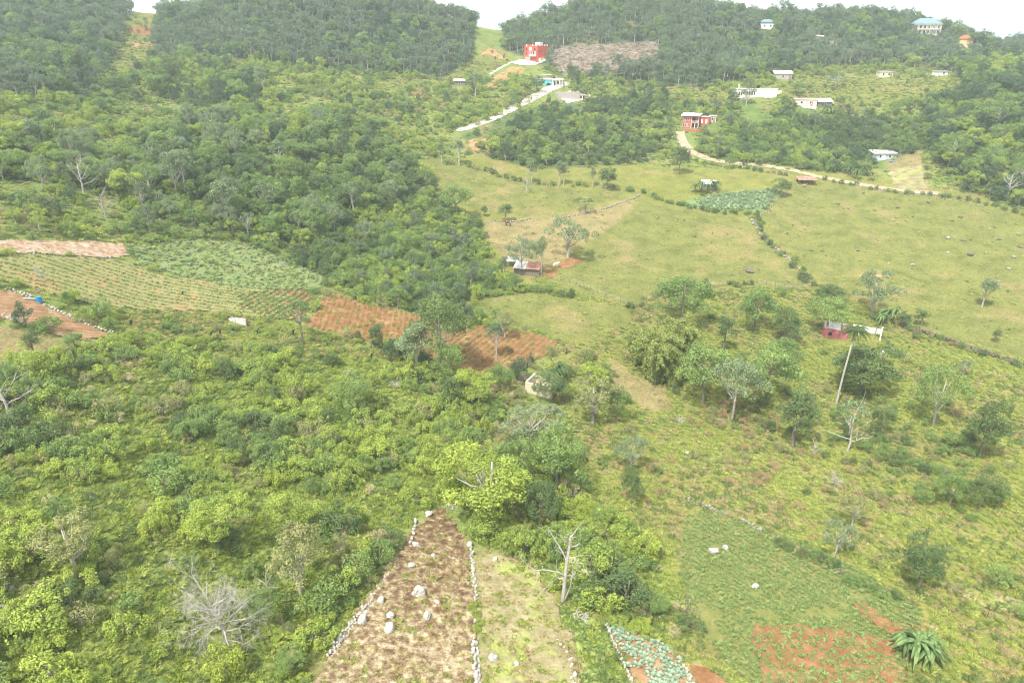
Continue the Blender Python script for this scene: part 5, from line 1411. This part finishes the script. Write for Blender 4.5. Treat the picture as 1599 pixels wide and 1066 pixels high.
# ------------------------------------------------------------------ cabbages
def cabbages():
    g = np.random.default_rng(77); V, Fc = [], []
    for i in range(9):
        a = i * 2.4; t = i / 9; L = .34 * (1 - .45 * t); el = .25 + .8 * t; d = np.array([math.cos(a), math.sin(a), 0]); sd = np.array([-d[1], d[0], 0])
        c = np.array([0, 0, .06 + .12 * t]); b = len(V)
        V += [c, c + d * L * .6 * math.cos(el) + sd * L * .45 + [0, 0, L * .6 * math.sin(el) + .05], c + d * L * math.cos(el) + [0, 0, L * math.sin(el)], c + d * L * .6 * math.cos(el) - sd * L * .45 + [0, 0, L * .6 * math.sin(el) + .05]]; Fc.append((b, b + 1, b + 2, b + 3))
    me_ = mesh_np('cabbage', V, Fc, (L_CAB,), g.random(9))
    W = WP['cabbage']; x0, y0 = W.min(0); x1, y1 = W.max(0); an = A_CAB; n_ = 0
    ca, sa = math.cos(an), math.sin(an); c = W.mean(0)
    for u in np.arange(-15, 15, .66):
        for v in np.arange(-15, 15, .58):
            x = c[0] + u * ca - v * sa + g.normal() * .07; y = c[1] + u * sa + v * ca + g.normal() * .07
            if not inside([tuple(p) for p in W], np.array([x]), np.array([y]))[0] or g.random() < .15 or n_ >= 300: continue
            px_, py_, _ = project(np.array([x, y, float(H(x, y))]))
            if py_ > 1075 or (px_ < 1008 and py_ > 1042): continue
            s = 1.0 + .55 * g.random()
            tag(obj('cabbage', me_, None, (x, y, float(H(x, y)) + .12), (0, 0, g.random() * 6), s), 'blue-green cabbage growing in the narrow walled bed', 'cabbage', 'cabbages in the walled bed'); n_ += 1
    print('cabbages', n_)
cabbages()

# ------------------------------------------------------------------ woods and thickets: the largest plants one by one, the rest as masses
def scales(g, k, a, b): return a + (b - a) * g.random(k) ** 1.4
def vis(P, s): return s / project(P)[2]
g = np.random.default_rng(99)
# trees of the middle-distance woods
P, px, py = scatter([MID], 3.7, -260, 330, 120, 430, 41, 1, dens=lambda x, y, a, b: np.clip(5 * (fbm(x, y, 22, 171, 3) - .30), .25, .96))
sc = scales(g, len(P), .45, 1.2) * np.where(g.random(len(P)) < .07, 1.3, 1) * np.where((px > 700) & (px < 1080), .72, 1.0)
tone = fbm(P[:, 0], P[:, 1], 30, 71, 3)
order = np.argsort(-vis(P, sc * (py > 95)))
GROUPS = [
    (lambda x, y: x < 240, 'tree in the wood on the left hillside above the row fields', 'trees of the left hillside wood'),
    (lambda x, y: (x >= 240) & (x < 470), 'tree in the wooded slope between the leafy field and the round hill', 'trees of the middle wooded slope'),
    (lambda x, y: (x >= 470) & (x < 790), 'tree in the wood beside the upper pasture', 'trees of the wood beside the upper pasture'),
    (lambda x, y: (x >= 790) & (x < 1150), 'tree in the wood below the unfinished concrete house', 'trees below the concrete house'),
    (lambda x, y: x >= 1150, 'tree in the wood on the right-hand slope behind the pasture', 'trees of the right-hand slope wood')]
def pick_key(t, g):
    r = g.random()
    if t < .36: b = 'round_drk' if r < .6 else ('tall_drk' if r < .75 else 'round_mid')
    elif t < .50: b = 'round_mid' if r < .55 else ('spread_gry' if r < .8 else 'round_drk')
    else: b = 'round_yel' if r < .4 else ('spread_mid' if r < .65 else ('sparse_gry' if r < .8 else 'round_mid'))
    return f'{b}{g.integers(3)}'
LOOK = {'round_drk': 'dark rounded', 'tall_drk': 'dark narrow', 'round_mid': 'mid-green rounded', 'spread_gry': 'grey-green spreading', 'round_yel': 'yellow-green rounded', 'spread_mid': 'green spreading', 'sparse_gry': 'thin grey-green', 'sparse_olv': 'thin olive', 'bright': 'bright green'}
vis_ok = np.ones(len(P), bool); n_ind = 0; used = np.zeros(len(P), bool)
for i in order:
    if n_ind >= 215: break
    if not (0 < px[i] < 1599): continue
    for f, lb, gr in GROUPS:
        if f(px[i], py[i]): break
    key = pick_key(tone[i], g); ds = LOOK[key[:-1]]; sz = 'small ' if sc[i] < .72 else ('tall ' if sc[i] > .95 else '')
    plant(key, P[i], None, None, label=f'{sz}{ds} {lb}', group=f'{sz}{ds} {gr}', clear=False).scale = (sc[i], sc[i], sc[i] * g.uniform(.85, 1.15))
    used[i] = True; n_ind += 1
WK = K3('wood_drk', 'wood_mid', 'wood_gry'); WM = K3('wood_drk', 'wood_mid', 'wood_yel')
def toned(P, lo, hi, seed, nd=3):
    t = fbm(P[:, 0], P[:, 1], 36, seed, 3) + .12 * np.random.default_rng(seed).normal(size=len(P))
    return np.where(t < lo, 0, np.where(t < hi, 1, 2)) * 3 + np.random.default_rng(seed + 1).integers(0, 3, len(P))
Q = P[~used]; stuff('hillside_wood', Q, sc[~used], WM, 'dense green wood covering the lower hillsides', 'wood', toned(Q, .34, .52, 5))
P, px, py = scatter([MID], 2.7, -260, 330, 120, 400, 42, .75)
stuff('understorey', P, scales(g, len(P), .8, 1.7), K3('shrub_drk', 'shrub_mid', 'shrub_yel'), 'leafy bushes filling the gaps under the hillside woods', 'undergrowth', toned(P, .32, .5, 6))
# pale-stemmed emergent trees
for px_, py_, hp in [(118,262,60),(136,262,54),(278,312,74),(292,306,70),(356,352,72),(366,330,56),(490,362,64),(205,318,52),(182,300,50),(300,214,50),(412,150,44),(552,340,56),(440,270,50),(60,242,54),(500,210,44),(340,250,52),(620,300,50),(235,365,48),(70,300,56),(420,340,58)]:
    p = hit(px_, py_); plant(random.choice(K3('tall_gry', 'spread_gry')), p, metres(p, hp)[1], metres(p, hp * .62)[0], label='emergent tree with a tall pale bare trunk in the hillside woods', group='pale-trunked emergent trees', clear=False)
# far hills
for nm, lim, lb, sd in [('left_hill_wood', lambda x, y: x < 225, 'hazy dark wood on the left hill', 11), ('round_hill_wood', lambda x, y: (x >= 225) & (x < 765), 'hazy wood covering the round middle hill', 12), ('right_hill_wood', lambda x, y: x >= 765, 'hazy wood covering the right-hand hills and ridge', 13)]:
    P, px, py = scatter([FAR], 3.2, -345, 380, 150, 520, 50 + sd, .93, pxlim=lim)
    stuff(nm, P, scales(g, len(P), .4, 1.15) * np.where(g.random(len(P)) < .05, 1.3, 1), WK, lb, 'wood', toned(P, .60, .70, sd))
# outer country beyond the frame and behind the ridges
# low dense scrub slopes
P, px, py = scatter([LOW], 2.0, -140, 260, 130, 380, 61, .95)
stuff('scrub_slope', P, scales(g, len(P), .8, 1.7), K3('shrub_drk', 'shrub_mid', 'shrub_yel'), 'dense low green scrub on the slopes around the pastures', 'scrub', toned(P, .34, .54, 21))
P, px, py = scatter([LOW], 7.0, -140, 260, 130, 380, 62, .8)
stuff('slope_trees', P, scales(g, len(P), .5, .85), K3('wood_drk', 'wood_mid', 'wood_gry'), 'small trees standing in the scrub slopes', 'scrub', toned(P, .45, .6, 22))
# mixed scrub elsewhere
P, px, py = scatter([SCRUB], 2.6, -300, 330, 90, 430, 63, .8, dens=lambda x, y, a, b: np.clip(4.0 * (fbm(x, y, 18, 9, 3) - .30), .15, 1))
stuff('mixed_scrub', P, scales(g, len(P), .6, 1.6), K3('shrub_mid', 'shrub_yel', 'shrub_olv'), 'loose mixed scrub between the woods and fields', 'scrub', toned(P, .34, .56, 23))
P, px, py = scatter([SCRUB], 4.6, -300, 330, 90, 430, 64, .7, dens=lambda x, y, a, b: np.clip(3.5 * (fbm(x, y, 18, 9, 3) - .33), 0, 1))
stuff('scrub_trees', P, scales(g, len(P), .35, .95), WM, 'small trees scattered through the loose scrub', 'scrub', toned(P, .36, .55, 24))
# near thicket
dens_t = lambda x, y, a, b: np.clip(6.0 * (fbm(x, y, 10, 31, 3) - .37) + .5 * ((a > 640) & (a < 930)), .12, 1)
P, px, py = scatter([THICK], 1.75, -120, 70, 38, 175, 65, 1, dens=dens_t)
sc = (.35 + 1.45 * g.random(len(P)) ** 1.8) * np.where(px > 640, 1.15, 1); tone = fbm(P[:, 0], P[:, 1], 14, 33, 3) + .1 * g.normal(size=len(P)) - np.clip((px - 600) / 2500, 0, .12) + np.clip((py - 800) / 2500, -.06, .08)
order = np.argsort(-vis(P, sc)); used = np.zeros(len(P), bool); n_ind = 0
for i in order:
    if n_ind >= 290: break
    if not (-10 < px[i] < 1599 and py[i] < 1085): continue
    t = tone[i]; r_ = g.random()
    b = 'shrub_drk' if t < .33 else ('shrub_mid' if t < .44 else ('shrub_yel' if r_ < .6 else ('shrub_brt' if r_ < .85 else 'shrub_olv')))
    if px[i] < 500: lb, gr = f'shrub in the thicket around the big bleached tree', 'shrubs around the bleached tree'
    elif px[i] < 720: lb, gr = f'shrub in the thicket left of the straw field', 'shrubs left of the straw field'
    else: lb, gr = f'shrub in the gully thicket beside the dead snag', 'shrubs of the gully thicket'
    cn = {'shrub_drk': 'dark green', 'shrub_mid': 'mid-green', 'shrub_yel': 'yellow-green', 'shrub_brt': 'bright green', 'shrub_olv': 'olive'}[b]
    sw = 'large ' if sc[i] > 1.35 else ''
    o = plant(f'{b}{g.integers(3)}', P[i], None, None, name='shrub', label=f'{sw}{cn} leafy {lb}', cat='shrub', group=f'{sw}{cn} {gr}', parts=('stem', 'foliage'), clear=False)
    o.scale = (sc[i] * g.uniform(.75, 1.3), sc[i] * g.uniform(.75, 1.3), sc[i] * g.uniform(.7, 1.25)); used[i] = True; n_ind += 1
Q = P[~used]; t = tone[~used]; pk = np.where(g.random(len(t)) < .05, 4, np.where(t < .33, 0, np.where(t < .44, 1, np.where(g.random(len(t)) < .75, 2, 3)))) * 3 + g.integers(0, 3, len(t))
stuff('thicket', Q, sc[~used], K3('shrub_drk', 'shrub_mid', 'shrub_yel', 'shrub_olv', 'shrub_dry'), 'yellow-green leafy thicket filling the left slope', 'thicket', pk)
P, px, py = scatter([THICK], 7.5, -120, 70, 45, 175, 66, .55, dens=dens_t)
k_tr = 0
for i in range(len(P)):
    if not (-10 < px[i] < 1100 and py[i] < 1080): continue
    key = random.choice(K3('round_yel', 'round_mid', 'sparse_olv', 'bright') if py[i] > 700 else K3('round_mid', 'round_drk', 'round_yel'))
    o = plant(key, P[i], None, None, label=f'small {LOOK[key[:-1]]} tree standing up out of the near thicket', group=f'small {LOOK[key[:-1]]} trees in the near thicket', clear=False); s = random.uniform(.38, .68); o.scale = (s, s, s * random.uniform(.85, 1.15)); k_tr += 1
print('thicket trees', k_tr, 'forest ind', n_ind)
# scrub on the right-hand slope
SL = lambda a, b: (a > 860)
def slope_d(x, y, a, b):
    band = np.exp(-((b - (700 + (a - 1350) * .12)) / 55.0) ** 2) * (a > 1080) * (a < 1560)
    return np.clip(.05 + .85 * band + 1.2 * np.clip(fbm(x, y, 10, 44, 3) - .56, 0, 1) , 0, 1)
P, px, py = scatter([ROUGH], 2.1, 0, 160, 50, 190, 67, .8, dens=slope_d, pxlim=SL)
pk = toned(P, .46, .6, 31); pk = np.where(g.random(len(P)) < .14, 9 + g.integers(0, 3, len(P)), pk)
stuff('slope_scrub', P, scales(g, len(P), .25, 1.2), K3('shrub_drk', 'shrub_mid', 'shrub_olv', 'shrub_red'), 'patchy scrub on the rough grass slope', 'scrub', pk)
P, px, py = scatter([ROUGH], 2.4, -110, 0, 100, 190, 68, .7, pxlim=lambda a, b: a < 700)
stuff('hill_scrub', P, scales(g, len(P), .3, .9), K3('shrub_mid', 'shrub_yel', 'shrub_olv'), 'knee-high scrub on the slope below the row fields', 'scrub')
# grasses and crops
P, px, py = scatter([ROUGH], .8, -110, 170, 45, 190, 70, .85, low=True)
stuff('rough_grass', P, scales(g, len(P), .4, 1.0), ['grass0', 'grass1', 'grassgreen0', 'grassdry0'], 'rough tussocky grass on the valley slopes', 'grass', np.where(fbm(P[:, 0], P[:, 1], 9, 6, 3) + .12 * g.normal(size=len(P)) < .42, 2, np.where(fbm(P[:, 0], P[:, 1], 12, 16, 3) + .1 * g.normal(size=len(P)) > .58, 3, g.integers(0, 2, len(P)))))
P, px, py = scatter([THICK], .75, -120, 70, 40, 150, 71, .85, low=True)
stuff('thicket_grass', P, scales(g, len(P), .5, 1.2), ['grass0', 'grass1', 'grassgreen0', 'weed0'], 'long grass growing between the thicket shrubs', 'grass')
P, px, py = scatter([PAST, TAN, MEADOW], 2.2, -90, 300, 120, 400, 72, .25, low=True)
stuff('pasture_grass', P, scales(g, len(P), .3, .9), ['grass0', 'grass1', 'grassdry0', 'grass0'], 'short grazed grass with tussocks on the pastures', 'grass')
P, px, py = scatter([SCRUB, MID, LOW, MEADOW, VEG], 1.5, -260, 330, 100, 420, 73, .7, low=True)
stuff('hill_grass', P, scales(g, len(P), .6, 1.5), ['grass0', 'grass1', 'grassgreen0', 'grassdry0'], 'long grass on the hillsides between bushes', 'grass')
P, px, py = scatter([MEADOW], 4.5, -260, 330, 200, 450, 74, .5)
stuff('meadow_bushes', P, scales(g, len(P), .35, 1.1), K3('shrub_mid', 'shrub_drk', 'shrub_olv'), 'low bushes dotted over the upper meadows and the saddle', 'scrub')
P, px, py = scatter([PAST, TAN], 6.0, -90, 300, 120, 400, 75, .22)
stuff('pasture_weeds', P, scales(g, len(P), .15, .4), K3('shrub_olv', 'shrub_dry', 'shrub_mid'), 'knee-high weeds left standing on the grazed pastures', 'weeds')
def rows_of(key, an, sp, along, seed, jit=.12, keep=.9, lim=None):
    W = WP[key]; c = W.mean(0); R_ = np.abs(W - c).max() * 1.5; gg = np.random.default_rng(seed)
    ph0 = (c[0] * math.cos(an) + c[1] * math.sin(an)); u0 = math.ceil((ph0 - R_) / sp) * sp - ph0
    U, Vv = np.meshgrid(np.arange(u0, R_, sp), np.arange(-R_, R_, along))
    X = c[0] + U * math.cos(an) - Vv * math.sin(an) + gg.normal(size=U.shape) * jit; Y = c[1] + U * math.sin(an) + Vv * math.cos(an) + gg.normal(size=U.shape) * jit
    X, Y = X.ravel(), Y.ravel(); m = inside([tuple(p) for p in W], X, Y) & (gg.random(len(X)) < keep)
    if lim is not None: m &= lim(X, Y)
    X, Y = X[m], Y[m]; return np.stack([X, Y, H(X, Y) + .16], -1)
CR = ['crop0', 'crop1']
Q = rows_of('potato', A_POT, .8, .36, 1, .14, .9, lambda x, y: fbm(x, y, 8, 77, 3) > .26); stuff('potato_plants', Q, scales(g, len(Q), .5, 1.0), CR, 'low green potato plants in rows', 'crop')
Q = rows_of('young', A_POT, .95, .45, 15, .12, .62, lambda x, y: fbm(x, y, 5, 177, 3) > .40); stuff('young_crop', Q + [0, 0, .15], scales(g, len(Q), .6, 1.1), CR, 'young green crop on the red plot by the banana clump', 'crop')
Q = rows_of('rows_left', A_LEFT, 1.7, .38, 2, .08, .95, lambda x, y: fbm(x, y, 14, 78, 3) > .30); stuff('row_crop', Q, scales(g, len(Q), .6, 1.0), CR, 'green vegetable plants along slanting rows', 'crop')
Q = rows_of('red_mid', A_RM, 1.5, .5, 3, .08); stuff('red_field_crop', Q, scales(g, len(Q), .8, 1.4), CR, 'green crop rows on the small red field', 'crop')
Q = rows_of('red_center', A_RCT, 1.3, .7, 4, .1, .75); stuff('seedlings', Q, scales(g, len(Q), .4, .75), ['weed0', 'crop0'], 'pale seedlings on the red field', 'crop')
Q = rows_of('red_right', A_RR, 1.35, .4, 5, .07, .85); stuff('terrace_crop', Q, scales(g, len(Q), .5, .95), CR, 'thin green crop lines on the curved red rows', 'crop')
Q = rows_of('green_slope', 0, 1.0, .9, 6, .4, .8); stuff('leafy_crop', Q, scales(g, len(Q), .5, 1.3), CR + ['cropblue0'], 'dark leafy crop on the slope below the wood', 'crop')
Q = rows_of('veg_patch', 0.2, 1.2, 1.0, 7, .2, .9); stuff('vegetables', Q, scales(g, len(Q), 1.0, 1.6), ['cropblue0', 'cropblue1'], 'blue-green vegetables in the corner patch', 'crop')
Q = rows_of('strip', 0.1, .7, .7, 8, .4, .6, lambda x, y: fbm(x, y, 5, 79, 3) > .40); stuff('straw_weeds', Q - [0, 0, .1], scales(g, len(Q), .3, .85), ['weed0', 'grassdry1', 'grassdry0', 'grass0'], 'yellow-green weeds and straw on the brown field', 'weeds')
Q = rows_of('strip2', 0.1, .8, .8, 9, .4, .6); stuff('strip_grass', Q - [0, 0, .1], scales(g, len(Q), .4, .9), ['grassdry0', 'grassdry1', 'grass0', 'weed0'], 'dry grass tufts on the tan strip', 'grass')
Q = rows_of('weedy', 0.1, .6, .6, 10, .4, .8); stuff('strip_weeds', Q - [0, 0, .1], scales(g, len(Q), .5, 1.1), ['grassgreen0', 'weed0', 'crop0', 'grass0'], 'green weeds on the strip beside the cabbages', 'weeds')
# loose white stones in the stony field
Q = rows_of('stony', 0.3, 1.2, 1.2, 11, .6, .45); PROTO['pebble'] = dict(both=ST_W[0]); PROTO['pebble1'] = dict(both=ST_W[3]); stuff('loose_stones', Q - [0, 0, .1], scales(g, len(Q), .3, .9), ['pebble', 'pebble1'], 'loose white stones strewn over the reddish field', 'stones', tilt=2)
Q = rows_of('strip', 0.3, 1.6, 1.6, 12, .8, .35); stuff('strip_stones', Q - [0, 0, .14], scales(g, len(Q), .12, .3), ['pebble', 'pebble1'], 'small white stones lying in the straw field', 'stones', tilt=2)
# felled brush on the cleared slope
gb = np.random.default_rng(5)
for i in range(2):
    mb = MB()
    for _ in range(40):
        a = gb.normal(size=3) * [1, 1, .35]; a /= np.linalg.norm(a); q = gb.normal(size=3) * [.9, .9, .3] + [0, 0, .5]; L = 1 + gb.random()
        mb.tube([q - a * L / 2, q + gb.normal(size=3) * .1, q + a * L / 2], [.06, .05, .02], 3)
    PROTO[f'slash{i}'] = dict(both=mb.mesh('slash', BARK_P if i else BARK))
P, px, py = scatter([CLEAR], 2.2, 0, 160, 300, 460, 90, .9); stuff('felled_brush', P, scales(g, len(P), .8, 1.4), ['slash0', 'slash1'], 'tangle of felled grey-brown brush on the cleared slope', 'brush', tilt=.3)

# ------------------------------------------------------------------ haze
mb = MB(); mb.box(-6500, 6500, -6500, 9500, -16, 135)
hm = bpy.data.materials.new('haze'); hm.use_nodes = True; nt = hm.node_tree; nt.nodes.clear()
ho = nt.nodes.new('ShaderNodeOutputMaterial'); pv = nt.nodes.new('ShaderNodeVolumePrincipled')
pv.inputs['Color'].default_value = (.80, .91, 1.0, 1); pv.inputs['Density'].default_value = 0.00034; pv.inputs['Anisotropy'].default_value = 0.2
nt.links.new(pv.outputs[0], ho.inputs['Volume'])
tag(mb.build('haze', hm), 'thin pale haze filling the valley air', 'haze', kind='stuff')
